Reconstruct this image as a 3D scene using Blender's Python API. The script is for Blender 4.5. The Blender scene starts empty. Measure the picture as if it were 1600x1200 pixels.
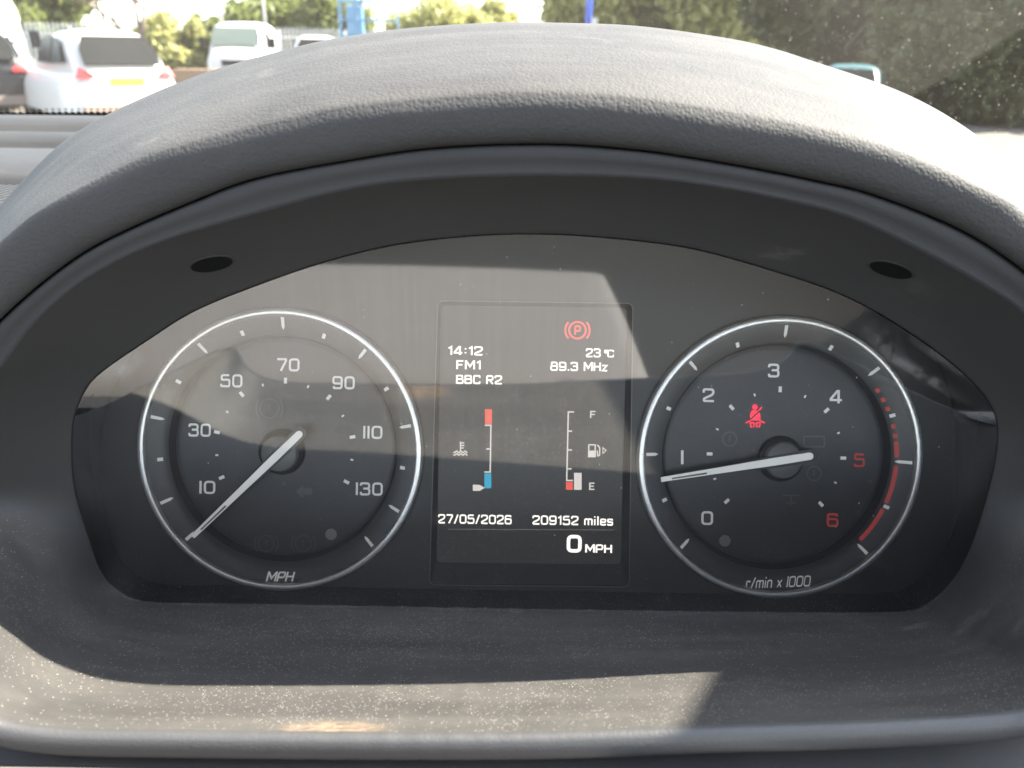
import bpy, bmesh, math, random
import numpy as np
from mathutils import Vector, Matrix
from mathutils.geometry import delaunay_2d_cdt

random.seed(7); rng = np.random.default_rng(7)
S = bpy.context.scene
COL = S.collection
R = math.radians

# ------------------------------------------------------------------ camera
PITCH, ROLL, FPX = R(24.0), R(1.0), 1202.0
CAM = np.array([0.0, 0.0, 1.50])
f_ = np.array([0, math.cos(PITCH), -math.sin(PITCH)])
u0 = np.array([0, math.sin(PITCH), math.cos(PITCH)])
x0 = np.array([1.0, 0, 0])
r_ = math.cos(ROLL) * x0 + math.sin(ROLL) * u0
u_ = -math.sin(ROLL) * x0 + math.cos(ROLL) * u0
cd = bpy.data.cameras.new('camera')
cam = bpy.data.objects.new('camera', cd); COL.objects.link(cam)
cam.matrix_world = Matrix(((r_[0], u_[0], -f_[0], CAM[0]), (r_[1], u_[1], -f_[1], CAM[1]),
                           (r_[2], u_[2], -f_[2], CAM[2]), (0, 0, 0, 1)))
cd.sensor_width = 36; cd.lens = 36 * FPX / 1600
cd.clip_start = 0.01; cd.clip_end = 2000
cd.dof.use_dof = True; cd.dof.focus_distance = 0.275; cd.dof.aperture_fstop = 16
S.camera = cam

# ------------------------------------------------------------------ light
SUN = Vector((1.08, 0.25, 1.0)).normalized()          # towards the sun
elev = math.asin(SUN.z); azim = math.atan2(SUN.x, SUN.y)
W = bpy.data.worlds.new('World'); S.world = W; W.use_nodes = True
nt = W.node_tree; nt.nodes.clear()
sky = nt.nodes.new('ShaderNodeTexSky'); sky.sky_type = 'NISHITA'; sky.sun_disc = False
sky.sun_elevation = elev; sky.sun_rotation = azim; sky.dust_density = .6; sky.air_density = 1.0
bg = nt.nodes.new('ShaderNodeBackground'); bg.inputs[1].default_value = 0.125
wo = nt.nodes.new('ShaderNodeOutputWorld')
hs = nt.nodes.new('ShaderNodeHueSaturation'); hs.inputs['Saturation'].default_value = .5   # hazy, pale summer sky
nt.links.new(sky.outputs[0], hs.inputs['Color']); nt.links.new(hs.outputs[0], bg.inputs[0]); nt.links.new(bg.outputs[0], wo.inputs[0])
sl = bpy.data.lights.new('sun', 'SUN'); sl.energy = 5.0; sl.angle = R(0.55); sl.color = (1, 0.915, 0.81)
so = bpy.data.objects.new('sun', sl); COL.objects.link(so)
so.rotation_euler = SUN.to_track_quat('Z', 'Y').to_euler()
vs = S.view_settings
vs.view_transform = 'Standard'; vs.look = 'None'; vs.gamma = 1; vs.use_curve_mapping = False
vs.exposure = 2.92
S.cycles.max_bounces = 6; S.cycles.diffuse_bounces = 4; S.cycles.glossy_bounces = 3; S.cycles.transparent_max_bounces = 12
S.cycles.use_denoising = True

# ------------------------------------------------------------------ helpers
def ray(px, py):
    return (px - 800) / FPX * r_ - (py - 600) / FPX * u_ + f_
def at_t(px, py, t): return CAM + t * ray(px, py)
def at_Y(px, py, Y):
    d = ray(px, py); return CAM + d * (Y / d[1])
def on_plane(px, py, P, n):
    d = ray(px, py); return CAM + d * (np.dot(P - CAM, n) / np.dot(d, n))

def empty(name, loc, label=None, cat=None, group=None, rz=0):
    o = bpy.data.objects.new(name, None); COL.objects.link(o); o.location = loc; o.rotation_euler = (0, 0, rz)
    o.empty_display_size = 0.05
    tag(o, label, cat, group); return o
def tag(o, label=None, cat=None, group=None, kind=None):
    if label: o['label'] = label
    if cat: o['category'] = cat
    if group: o['group'] = group
    if kind: o['kind'] = kind
    return o
def wloc(p):
    v = Vector((0, 0, 0))
    while p is not None: v += p.location; p = p.parent
    return v
def obj(name, V, F, m, parent=None, smooth=False, local=False):
    """verts in world space (or in the parent's space when local)"""
    V = np.asarray(V, dtype=float).reshape(-1, 3)
    me = bpy.data.meshes.new(name)
    if parent is not None and not local: V = V - np.array(wloc(parent))
    c = (V.min(0) + V.max(0)) / 2
    me.from_pydata((V - c).tolist(), [], [tuple(int(i) for i in q) for q in F]); me.update()
    if m: me.materials.append(m)
    if smooth: me.polygons.foreach_set('use_smooth', [True] * len(me.polygons))
    o = bpy.data.objects.new(name, me); COL.objects.link(o); o.location = c
    if parent: o.parent = parent
    return o
class MB:
    def __init__(s): s.v = []; s.f = []
    def add(s, V, F):
        b = len(s.v); s.v += [tuple(p) for p in V]; s.f += [tuple(i + b for i in q) for q in F]; return s
    def box(s, lo, hi):
        (a, b, c), (d, e, g) = lo, hi
        return s.add([(a, b, c), (d, b, c), (d, e, c), (a, e, c), (a, b, g), (d, b, g), (d, e, g), (a, e, g)],
                     [(0, 3, 2, 1), (4, 5, 6, 7), (0, 1, 5, 4), (1, 2, 6, 5), (2, 3, 7, 6), (3, 0, 4, 7)])
    def tube(s, a, b, r0, r1=None, n=8):
        r1 = r0 if r1 is None else r1
        a, b = Vector(a), Vector(b); d = (b - a).normalized()
        e = d.orthogonal().normalized(); g = d.cross(e)
        V = [tuple(p + (e * math.cos(k * 2 * math.pi / n) + g * math.sin(k * 2 * math.pi / n)) * rr) for p, rr in ((a, r0), (b, r1)) for k in range(n)]
        F = [(k, (k + 1) % n, n + (k + 1) % n, n + k) for k in range(n)] + [tuple(range(n))[::-1], tuple(range(n, 2 * n))]
        return s.add(V, F)
    def build(s, name, m, parent=None, smooth=False, local=False): return obj(name, s.v, s.f, m, parent, smooth, local)
def grid(rows, closed=False):
    """rows: array (m,n,3) -> verts, quads"""
    A = np.asarray(rows); m, n = A.shape[:2]
    F = []
    for i in range(m - 1):
        for j in range(n if closed else n - 1):
            k = (j + 1) % n
            F.append((i * n + j, i * n + k, (i + 1) * n + k, (i + 1) * n + j))
    return A.reshape(-1, 3), F
def catmull(P, sub=8, closed=False):
    P = np.asarray(P, float); n = len(P); out = []
    for i in range(n if closed else n - 1):
        if closed: a, b, c, d = P[i - 1], P[i], P[(i + 1) % n], P[(i + 2) % n]
        else: a, b, c, d = P[max(i - 1, 0)], P[i], P[i + 1], P[min(i + 2, n - 1)]
        for k in range(sub):
            t = k / sub
            out.append(.5 * ((2 * b) + (c - a) * t + (2 * a - 5 * b + 4 * c - d) * t * t + (3 * b - a - 3 * c + d) * t ** 3))
    if not closed: out.append(P[-1])
    return np.array(out)
def bevel(o, w, seg=2, ang=35):
    b = o.modifiers.new('bevel', 'BEVEL'); b.width = w; b.segments = seg; b.limit_method = 'ANGLE'; b.angle_limit = R(ang); return o

# ------------------------------------------------------------------ materials
class N:
    def __init__(s, name):
        s.m = bpy.data.materials.new(name); s.m.use_nodes = True; s.t = s.m.node_tree
        s.t.nodes.clear(); s.out = s.n('ShaderNodeOutputMaterial')
    def n(s, kind, **kw):
        q = s.t.nodes.new(kind)
        for k, v in kw.items():
            if k in q.inputs: s.set(q.inputs[k], v)
            else: setattr(q, k, v)
        return q
    def set(s, sock, v):
        if isinstance(v, bpy.types.NodeSocket): s.t.links.new(v, sock)
        else: sock.default_value = v
    def bsdf(s, color=(.5, .5, .5), rough=.5, **kw):
        b = s.n('ShaderNodeBsdfPrincipled')
        s.set(b.inputs['Base Color'], color if isinstance(color, bpy.types.NodeSocket) else (*color, 1))
        s.set(b.inputs['Roughness'], rough)
        for k, v in kw.items(): s.set(b.inputs[k], v)
        return b
    def done(s, sh): s.t.links.new(sh, s.out.inputs[0]); return s.m
    def coord(s): return s.n('ShaderNodeTexCoord').outputs['Object']
    def geo(s): return s.n('ShaderNodeNewGeometry')
    def noise(s, vec, scale, detail=4, rough=.55):
        q = s.n('ShaderNodeTexNoise'); s.set(q.inputs['Vector'], vec); q.inputs['Scale'].default_value = scale
        q.inputs['Detail'].default_value = detail; q.inputs['Roughness'].default_value = rough; return q.outputs['Fac']
    def vor(s, vec, scale, feature='F1'):
        q = s.n('ShaderNodeTexVoronoi'); q.feature = feature; s.set(q.inputs['Vector'], vec); q.inputs['Scale'].default_value = scale; return q
    def map(s, vec, scale=(1, 1, 1), loc=(0, 0, 0), rot=(0, 0, 0)):
        q = s.n('ShaderNodeMapping'); s.set(q.inputs[0], vec); q.inputs['Scale'].default_value = scale
        q.inputs['Location'].default_value = loc; q.inputs['Rotation'].default_value = rot; return q.outputs[0]
    def ramp(s, fac, a, b, lo=0.0, hi=1.0, smooth=True):
        q = s.n('ShaderNodeMapRange'); s.set(q.inputs[0], fac); q.inputs[1].default_value = a; q.inputs[2].default_value = b
        q.inputs[3].default_value = lo; q.inputs[4].default_value = hi
        if smooth: q.interpolation_type = 'SMOOTHSTEP'
        return q.outputs[0]
    def math(s, op, a, b=0.0):
        q = s.n('ShaderNodeMath'); q.operation = op; s.set(q.inputs[0], a); s.set(q.inputs[1], b); return q.outputs[0]
    def mix(s, fac, a, b):
        q = s.n('ShaderNodeMix'); q.data_type = 'RGBA'; s.set(q.inputs[0], fac)
        for k, v in ((6, a), (7, b)): s.set(q.inputs[k], v if isinstance(v, bpy.types.NodeSocket) else (*v, 1))
        return q.outputs[2]
    def bump(s, h, strength=.3, dist=.001, normal=None):
        q = s.n('ShaderNodeBump'); s.set(q.inputs['Height'], h); q.inputs['Strength'].default_value = strength; q.inputs['Distance'].default_value = dist
        if normal is not None: s.set(q.inputs['Normal'], normal)
        return q.outputs[0]
    def mixsh(s, fac, a, b):
        q = s.n('ShaderNodeMixShader'); s.set(q.inputs[0], fac); s.set(q.inputs[1], a); s.set(q.inputs[2], b); return q.outputs[0]
def plain(name, c, rough=.5, metal=0, **kw):
    m = N(name); return m.done(m.bsdf(c, rough, Metallic=metal, **kw).outputs[0])
def varied(name, c, rough=.6, scale=8, amt=.25, bump=0, **kw):
    m = N(name); p = m.coord(); f = m.noise(p, scale, 6)
    col = m.mix(f, tuple(x * (1 - amt) for x in c), tuple(min(1, x * (1 + amt)) for x in c))
    b = m.bsdf(col, rough, **kw)
    if bump: m.set(b.inputs['Normal'], m.bump(m.noise(p, scale * 3, 6), bump, .02))
    return m.done(b.outputs[0])
def emit(name, c, strength, base=None):
    m = N(name); b = m.bsdf(base or c, .5); m.set(b.inputs['Emission Color'], (*c, 1)); m.set(b.inputs['Emission Strength'], strength)
    return m.done(b.outputs[0])

def dashplastic(name, base, grain, dust_amt, rough=.5, grain_size=700, gstr=.35, specks=True, stain=False, smudge=.2, spec=.35):
    """moulded soft plastic: leathery grain; pale settled dust and lint on faces that look up"""
    m = N(name); p = m.n('ShaderNodeNewGeometry').outputs['Position']; g = m.geo()
    nz = m.n('ShaderNodeSeparateXYZ', Vector=g.outputs['Normal']).outputs['Z']
    up = m.ramp(nz, .15, .85)
    big = m.noise(p, 22, 5); fine = m.noise(p, 160, 5, .65)
    dustm = m.math('MULTIPLY', up, m.math('ADD', m.math('MULTIPLY', big, .7), m.math('MULTIPLY', fine, .5)))
    wipe = m.ramp(m.noise(m.map(p, (9, 60, 60), rot=(0, 0, .12)), 1, 5, .6), .3, .7, .62, 1.3)
    fac = m.math('MULTIPLY', m.math('MULTIPLY', dustm, wipe), dust_amt)
    col = m.mix(m.noise(p, 60, 4), tuple(c * .88 for c in base), tuple(c * 1.12 for c in base))
    col = m.mix(fac, col, (.36, .325, .285))
    if specks:
        s1 = None
        for sc, th, lo, mp in ((1000, .25, .56, (1, 1, 1)), (620, .19, .64, (1, 1.8, 1)), (560, .19, .66, (2.0, 1, 1.3)), (240, .07, .80, (1, 1, 1))):
            q = m.vor(m.map(p, mp, rot=(0, 0, .5)), sc)
            rnd = m.n('ShaderNodeSeparateXYZ', Vector=q.outputs['Color']).outputs['X']
            dens = m.ramp(m.noise(p, 30, 3), .35, .7, -.22, .2)
            dot = m.math('MULTIPLY', m.ramp(q.outputs['Distance'], th, th * .5), m.math('GREATER_THAN', m.math('ADD', rnd, dens), lo + .08))
            s1 = dot if s1 is None else m.math('MAXIMUM', s1, dot)
        sp = m.math('MULTIPLY', m.math('MULTIPLY', s1, m.ramp(nz, .3, .8)), .29)
        col = m.mix(sp, col, (.70, .64, .55))
    if stain:
        sc = at_Y(520, 1128, .136)
        q = m.n('ShaderNodeVectorMath', operation='SUBTRACT'); m.set(q.inputs[0], p); q.inputs[1].default_value = tuple(sc)
        q2 = m.map(q.outputs[0], (1 / .018, 1 / .0065, 1 / .02))
        ln = m.n('ShaderNodeVectorMath', operation='LENGTH'); m.set(ln.inputs[0], q2)
        st = m.math('MULTIPLY', m.ramp(ln.outputs['Value'], 1.0, .2), m.ramp(m.noise(m.map(p, (300, 900, 300)), 1, 5), .3, .6))
        col = m.mix(m.math('MULTIPLY', st, .32), col, (.42, .27, .15))
    if smudge:
        sm = m.math('MULTIPLY', m.ramp(m.noise(m.map(p, (1, 1, 1.8), rot=(0, .4, .3)), 38, 5, .62), .58, .78), m.ramp(m.noise(p, 9, 3), .42, .62))
        col = m.mix(m.math('MULTIPLY', sm, smudge), col, (.30, .27, .24))
    b = m.bsdf(col, rough)
    gv = m.vor(m.n('ShaderNodeVectorMath', operation='ADD').outputs[0], grain_size)
    # distort grain a little
    add = gv.inputs['Vector'].links[0].from_node
    m.set(add.inputs[0], p); sc2 = m.n('ShaderNodeVectorMath', operation='SCALE')
    nz3 = m.n('ShaderNodeTexNoise'); m.set(nz3.inputs['Vector'], p); nz3.inputs['Scale'].default_value = grain_size * .5
    m.set(sc2.inputs[0], nz3.outputs['Color']); sc2.inputs['Scale'].default_value = 1.2 / grain_size; m.set(add.inputs[1], sc2.outputs[0])
    h = m.math('ADD', m.ramp(gv.outputs['Distance'], 0, .7), m.math('MULTIPLY', m.noise(p, grain_size * .35, 3), 1.2))
    m.set(b.inputs['Normal'], m.bump(h, gstr * grain, .0006))
    m.set(b.inputs['Specular IOR Level'], spec)
    return m.done(b.outputs[0])

M = {}
M['hood'] = dashplastic('hood_leather', (.033, .0322, .0325), 1.0, .115, .72, 980, .24, specks=False, spec=.2)
M['liner'] = dashplastic('liner_plastic', (.0225, .0218, .0212), .25, .14, .6, 1400, .3, specks=True, stain=True)
M['dashtop'] = dashplastic('dash_plastic', (.026, .026, .027), .4, .08, .48, 1200, .22, specks=False, spec=.6)
M['lip'] = dashplastic('lip_plastic', (.018, .018, .0195), .3, .04, .6, 1200, .25, specks=False)
M['holeshade'] = plain('hole_shade', (.004, .004, .004), .85, 0, **{'Specular IOR Level': .08})
M['cover'] = varied('cover_plastic', (.12, .11, .104), .7, 40, .06)
M['black'] = plain('matte_black', (.003, .003, .003), .9, 0, **{'Specular IOR Level': .05})

# ------------------------------------------------------------------ ground
def ground_mat():
    m = N('pale_concrete'); p = m.n('ShaderNodeNewGeometry').outputs['Position']
    c = m.mix(m.noise(p, .5, 8, .6), (.060, .050, .041), (.085, .071, .058))
    c = m.mix(m.math('MULTIPLY', m.ramp(m.noise(p, 14, 4), .5, .7), .3), c, (.06, .052, .044))
    b = m.bsdf(c, .9); m.set(b.inputs['Normal'], m.bump(m.noise(p, 60, 4), .4, .01)); return m.done(b.outputs[0])
gr = obj('ground', *grid([[(x, y, 0) for x in np.linspace(-400, 400, 9)] for y in np.linspace(-60, 700, 9)]), ground_mat()); tag(gr, kind='structure')

# ================================================================== DASHBOARD
CX, CY = 828.0, 720.0
ZL = .235                                    # the lens stands upright at this distance
def polar(ring, th, sub=10, closed=False):
    P = catmull(ring, sub, closed)
    a = np.unwrap(np.arctan2(CY - P[:, 1], P[:, 0] - CX)); r = np.hypot(P[:, 0] - CX, CY - P[:, 1])
    if a[0] > a[-1]: a, r = a[::-1], r[::-1]
    a = a - 2 * math.pi * round((a.mean() - math.pi / 2) / (2 * math.pi))
    if closed:
        a = np.concatenate([a - 2 * math.pi, a, a + 2 * math.pi]); r = np.concatenate([r, r, r])
    k = np.argsort(a); rr = np.interp(th, a[k], r[k])
    return np.stack([CX + rr * np.cos(th), CY - rr * np.sin(th)], 1)

lens_px = [(112, 690), (117, 647), (134, 608), (160, 580), (233, 530), (300, 488), (383, 453), (500, 412), (612, 384), (725, 370), (819, 366), (912, 369), (1025, 380), (1100, 393), (1200, 421), (1304, 456), (1390, 500), (1480, 562), (1535, 614), (1557, 655), (1558, 700),
           (1545, 765), (1515, 860), (1485, 912), (1447, 946), (1400, 957), (1200, 957), (800, 951), (400, 944), (240, 942), (195, 930), (160, 898), (135, 830), (116, 760)]
lip_px = [(-100, 760), (-50, 650), (20, 550), (50, 510), (87, 473), (133, 437), (200, 400), (267, 373), (333, 353), (417, 330), (500, 307), (587, 289), (700, 279), (850, 275), (1000, 279), (1100, 290), (1200, 308), (1325, 340), (1450, 400), (1554, 458), (1600, 492), (1670, 570), (1720, 680), (1745, 800), (1740, 940), (1700, 1050), (1600, 1105), (1400, 1122), (1100, 1132), (800, 1142), (300, 1140), (60, 1132), (-50, 1095), (-105, 1010), (-120, 880)]
seam_px = [(-190, 800), (-160, 740), (-110, 640), (-50, 560), (0, 503), (67, 443), (133, 395), (200, 360), (300, 317), (400, 280), (550, 251), (662, 234), (775, 227), (887, 227), (1000, 236), (1084, 248), (1178, 264), (1272, 283), (1366, 306), (1500, 360), (1600, 425), (1680, 500), (1750, 600), (1800, 720), (1815, 800)]
roll_px = [(-270, 800), (-235, 700), (-160, 560), (-90, 460), (0, 383), (67, 330), (156, 285), (250, 244), (359, 216), (469, 190), (550, 174), (737, 157), (850, 153), (996, 162), (1131, 183), (1272, 206), (1412, 244), (1553, 305), (1600, 337), (1700, 420), (1800, 540), (1880, 700), (1900, 800)]
crest_px = [(-330, 800), (-270, 690), (-160, 520), (-70, 405), (9, 316), (84, 237), (141, 195), (200, 164), (275, 131), (344, 106), (437, 80), (512, 62), (610, 47), (700, 39), (794, 34.5), (850, 35), (990, 40), (1131, 58.6), (1206, 75), (1272, 96), (1389, 136), (1473, 178), (1553, 234), (1600, 276), (1700, 370), (1820, 520), (1900, 680), (1930, 800)]

dash = empty('dashboard', (0.0, .3, 1.0), 'grey grained plastic dashboard arching as a hood over the dials', 'dashboard')
# --- closed liner: from the lens opening out to the lip, its floor rising to a ridge
TH = np.linspace(0, 2 * math.pi, 361)[:-1]
A0 = polar(lens_px, TH, closed=True); A2 = polar(lip_px, TH, closed=True)
down = np.clip((-np.sin(TH) - .05) / .30, 0, 1); down = down * down * (3 - 2 * down)
def ring3(px, Y):
    return np.array([at_Y(p[0], p[1], y) for p, y in zip(px, np.broadcast_to(Y, len(px)))])
L0 = ring3(A0, ZL)
RIDGE = .134; LIPY = .207; DY = .0172
L2 = ring3(A2, LIPY + (RIDGE - LIPY) * down)
# foot of the front face below the ridge
def expand(px, k): return np.array([(CX + (p[0] - CX) * k, CY + (p[1] - CY) * k) for p in px])
rows = []
rows.append(L0 + np.array([0, .012, 0]))
rows.append(L0 + np.array([0, .0015, 0]))
for s in np.linspace(0.012, 1, 26):
    q = L0 * (1 - s) + L2 * s
    bul = math.sin(math.pi * s) * .004
    q[:, 2] -= bul * down                    # the floor sags slightly
    q[:, 2] += bul * .7 * (1 - down) * np.clip(np.sin(TH), 0, 1)
    rows.append(q)
liner_rows = np.array(rows)
V, F = grid(liner_rows, closed=True)
liner = obj('cowl_liner', V, F, M['liner'], dash, True)
# rounded ridge and the front face that falls from it (bottom part of the mouth only)
sel = np.where(down > .02)[0]
fr = []
Lr = L2[sel]; dn = down[sel][:, None]
for dy, dz in ((0, 0), (-.0010, .00025), (-.0020, .0001), (-.0028, -.0007), (-.0034, -.0022), (-.0038, -.0040), (-.0038, -.0050), (-.0030, -.0060), (.006, -.0075)):
    fr.append(Lr + np.array([0, dy, dz]) * (.4 + .6 * dn))
V, F = grid(np.array(fr)); obj('ridge_face', V, F, M['dashtop'], dash, True)
# --- hood: lip band, seam groove, padded front, rolled edge, top, back
TH2 = np.linspace(R(-8), R(188), 300)
pl = polar(lip_px, TH2 % (2 * math.pi), closed=True)
ps, pr, pc = (polar(q, TH2) for q in (seam_px, roll_px, crest_px))
lipY = np.interp(TH2 % (2 * math.pi), TH, LIPY + (RIDGE - LIPY) * down)
g0 = ring3(pl, lipY)
lip_rows = [g0 + np.array([0, .004, .0005]), g0, ring3(pl * .85 + ps * .15, .1905 + DY), ring3(pl * .5 + ps * .5, .1893 + DY), ring3(pl * .1 + ps * .9, .1888 + DY), ring3(pl * .02 + ps * .98, .1895 + DY), ring3(pl * 0 + ps * 1.0, .1935 + DY)]
V, F = grid(np.array(lip_rows)); obj('cowl_lip', V, F, M['lip'], dash, True)
V, F = grid(np.array([ring3(ps * .9 + pl * .1, .1925 + DY), ring3(ps, .1945 + DY), ring3(ps * .9 + pr * .1, .1925 + DY)])); obj('seam', V, F, M['black'], dash, True)
keys = [ring3(ps * .98 + pr * .02, .1930 + DY), ring3(ps * .94 + pr * .06, .1878 + DY), ring3(ps * .7 + pr * .3, .1853 + DY), ring3(ps * .3 + pr * .7, .1850 + DY), ring3(pr, .1862 + DY), ring3(pr * .85 + pc * .15, .1892 + DY), ring3(pr * .62 + pc * .38, .2010 + DY),
        ring3(pr * .35 + pc * .65, .2260 + DY), ring3(pr * .12 + pc * .88, .262 + DY), ring3(pc, .300 + DY)]
bk = ring3(pc, .300 + DY); ctr = np.array([0.006, .30, CAM[2] - .12])
for dy, sh in ((.04, .985), (.08, .93), (.12, .83), (.15, .68)):
    q = ctr + (bk - ctr) * sh; q[:, 1] = .3195 + dy; keys.append(q)
K = np.array(keys); hood = np.stack([catmull(K[:, j], 5) for j in range(K.shape[1])], 1)
V, F = grid(hood); hoodo = obj('cowl_hood', V, F, M['hood'], dash, True)

# --- screw recesses in the roof of the cowl
def liner_point(px, py):
    d = Vector(ray(px, py)); best = None
    from mathutils.bvhtree import BVHTree
    global LBVH
    try: LBVH
    except NameError: LBVH = BVHTree.FromPolygons([tuple(v) for v in liner_rows.reshape(-1, 3)], grid(liner_rows, True)[1])
    h = LBVH.ray_cast(Vector(CAM), d.normalized()); return h[0], h[1]
def lathe(profile, P, n, segs=40, ax=None):
    """profile [(r, h)] about axis n at P"""
    n = Vector(n).normalized(); P = Vector(P)
    e = Vector(ax).normalized() if ax is not None else n.orthogonal().normalized(); g = n.cross(e)
    rows = [[tuple(P + e * (r * math.cos(a)) + g * (r * math.sin(a)) + n * h) for a in np.linspace(0, 2 * math.pi, segs + 1)[:-1]] for r, h in profile]
    return grid(np.array(rows), closed=True)
for px, py in ((331, 412), (1392, 421)):
    P, n = liner_point(px, py)
    if n.dot(Vector(CAM) - P) < 0: n = -n
    eXX = Vector((1, 0, 0)) - n * n.x; eXX.normalize(); gYY = n.cross(eXX)
    def squash(V, P, n, k=.62):
        g = np.array(gYY); d = (V - np.array(P)) @ g; return V - np.outer(d * (1 - k), g)
    V, F = lathe([(.0074, -.0002), (.0068, .0002), (.0062, .0003), (.0056, .0001), (.0050, .0001), (.0001, .0001)], P, n, 32, eXX)
    V = squash(V, P, n); o = obj('screw_recess', V, F, M['lip'], dash, True)
    V, F = lathe([(.0060, .0004), (.004, .0003), (.0001, .0003)], P, n, 32, eXX)
    V = squash(V, P, n); obj('recess_shade_disc', V, F, M['holeshade'], o, True)  # black disc: the shade inside the hole is put in as colour

# --- dashboard top towards the windscreen
DIP = lambda x: 1.1 * max(0, x - .08) ** 2 + .03 * max(0, -x - .3) ** 2
prof = [(.86, -.085), (.79, -.078), (.752, -.0735), (.745, -.069), (.72, -.066), (.69, -.0665), (.668, -.0700), (.660, -.0765), (.650, -.0765), (.645, -.0725), (.63, -.0705), (.61, -.0715), (.598, -.0755), (.594, -.0800), (.586, -.0800), (.580, -.0765),
        (.55, -.0745), (.50, -.0745), (.462, -.0760), (.456, -.0785), (.452, -.083)]
rows = [[(x, y, CAM[2] + z - DIP(x)) for x in np.linspace(-.95, .75, 60)] for y, z in prof]
M['dashdark'] = dashplastic('dash_dark_plastic', (.020, .020, .021), .4, .05, .65, 1200, .25, specks=False, spec=.2)
V, F = grid(np.array(rows)); obj('dash_top', V, F, M['dashdark'], dash, True)
prof = [(.452, -.083), (.44, -.0835), (.37, -.0855), (.355, -.095), (.345, -.14), (.345, -.40)]
rows = [[(x, y, CAM[2] + z - DIP(x)) for x in np.linspace(-.95, .75, 40)] for y, z in prof]
V, F = grid(np.array(rows)); obj('dash_front', V, F, M['dashdark'], dash, False)
mb = MB()
for k in range(60):
    x = -.42 + k * .0042; mb.box((x, .375, CAM[2] - .0850), (x + .0019, .447, CAM[2] - .0795))
mb.build('speaker_grille', M['lip'], dash)

# --- column cover behind the ridge (below the frame; mirrored in the lens)
colprof = [(.1312, -.175), (.1305, -.1640), (.1285, -.1590), (.124, -.1530), (.114, -.1485), (.09, -.1455), (.04, -.1455), (-.02, -.146), (-.075, -.150), (-.100, -.158), (-.108, -.18), (-.110, -.26)]
rows = []
for y, z in colprof:
    row = []
    for s in np.linspace(-1, 1, 41):
        x = .5 * (-.27 + .083) + s * .5 * (.27 + .083) + .02 * (.12 - y) * 0
        e = max(0, abs(s) - .88) / .12
        row.append((x, y, CAM[2] + z - .05 * e * e - .004 * s * s))
    rows.append(row)
V, F = grid(np.array(rows)); obj('column_cover', V, F, M['cover'], dash, True)

rows = [[(x, y, CAM[2] + z) for x in np.linspace(-.95, .75, 30)] for y, z in ((.145, -.1607), (.1325, -.1607), (.1305, -.1625), (.128, -.175), (.124, -.19), (.118, -.30), (.16, -.62))]
V, F = grid(np.array(rows)); obj('lower_dash', V, F, M['lip'], dash, True)

# ================================================================== INSTRUMENT CLUSTER
PSI = R(20)
nP = np.array([0, -math.cos(PSI), math.sin(PSI)]); eY = np.array([0, math.sin(PSI), math.cos(PSI)]); eX = np.array([1.0, 0, 0])
d = ray(828, 940); P0 = CAM + d * (.2445 / d[1])
def pan(px, py, off=0.0): return on_plane(px, py, P0 + nP * off, nP)
def frame2(p): return np.array([np.dot(p - P0, eX), np.dot(p - P0, eY)])
def lift(ab, off=0.0): return P0 + eX * ab[0] + eY * ab[1] + nP * off

M['panel'] = N('panel_black'); _m = M['panel']; _p = _m.n('ShaderNodeNewGeometry').outputs['Position']
def panelmat(name, base, rough, speck=.35):
    m = N(name); p = m.n('ShaderNodeNewGeometry').outputs['Position']
    q = m.vor(p, 330); rnd = m.n('ShaderNodeSeparateXYZ', Vector=q.outputs['Color']).outputs['X']
    dot = m.math('MULTIPLY', m.ramp(q.outputs['Distance'], .085, .04), m.math('GREATER_THAN', rnd, .82))
    c = m.mix(m.noise(p, 40, 4), tuple(x * .9 for x in base), tuple(x * 1.1 for x in base))
    c = m.mix(m.math('MULTIPLY', dot, speck), c, (.5, .48, .45))
    b = m.bsdf(c, rough); m.set(b.inputs['Normal'], m.bump(m.noise(p, 2500, 2), .08, .0003)); return m.done(b.outputs[0])
M['panel'] = panelmat('panel_black', (.060, .059, .057), .5)
M['face'] = panelmat('dial_face_black', (.066, .066, .070), .42)
M['chapter'] = panelmat('chapter_ring_grey', (.105, .105, .106), .4, .2)
M['housing'] = panelmat('housing_black', (.085, .084, .082), .3, .1)
M['chrome'] = plain('satin_chrome', (1.0, .99, .97), .37, .75)
M['edgehighlight'] = plain('edge_highlight_grey', (.15, .15, .15), .4)
M['stepdark'] = plain('step_dark', (.028, .028, .029), .5)
M['white'] = emit('white_print', (1, 1, .98), .03, (.80, .80, .78))
M['greyprint'] = plain('grey_sensor_dot', (.36, .36, .37), .5)
M['ghost'] = plain('unlit_telltale', (.115, .115, .12), .35)
M['redprint'] = emit('red_print', (1, .10, .09), .022, (.42, .06, .05))
M['needle'] = emit('needle_white', (1, 1, .98), .04, (.85, .85, .84))
M['needledark'] = plain('needle_black', (.02, .02, .022), .35)
M['hub'] = plain('hub_black', (.19, .19, .185), .35)
M['slot'] = plain('needle_slot_grey', (.16, .15, .14), .5)
M['screen'] = N('screen'); 
m = N('lcd_glass'); b = m.bsdf((.02, .019, .019), .35); m.set(b.inputs['Emission Color'], (.9, .85, .8, 1)); m.set(b.inputs['Emission Strength'], .003); M['screen'] = m.done(b.outputs[0])
M['lcdwhite'] = emit('lcd_white', (1, .95, .88), .21, (.05, .05, .05))
M['lcdgrey'] = emit('lcd_grey', (1, .93, .86), .115, (.05, .05, .05))
M['lcddim'] = emit('lcd_dim', (1, .95, .88), .02, (.03, .03, .03))
M['lcdred'] = emit('lcd_red', (1, .13, .09), .14, (.05, .02, .02))
M['lcdblue'] = emit('lcd_blue', (.06, .50, .75), .125, (.02, .04, .05))
M['telltale'] = emit('telltale_red', (1, .045, .09), .19, (.05, .01, .01))

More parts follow.
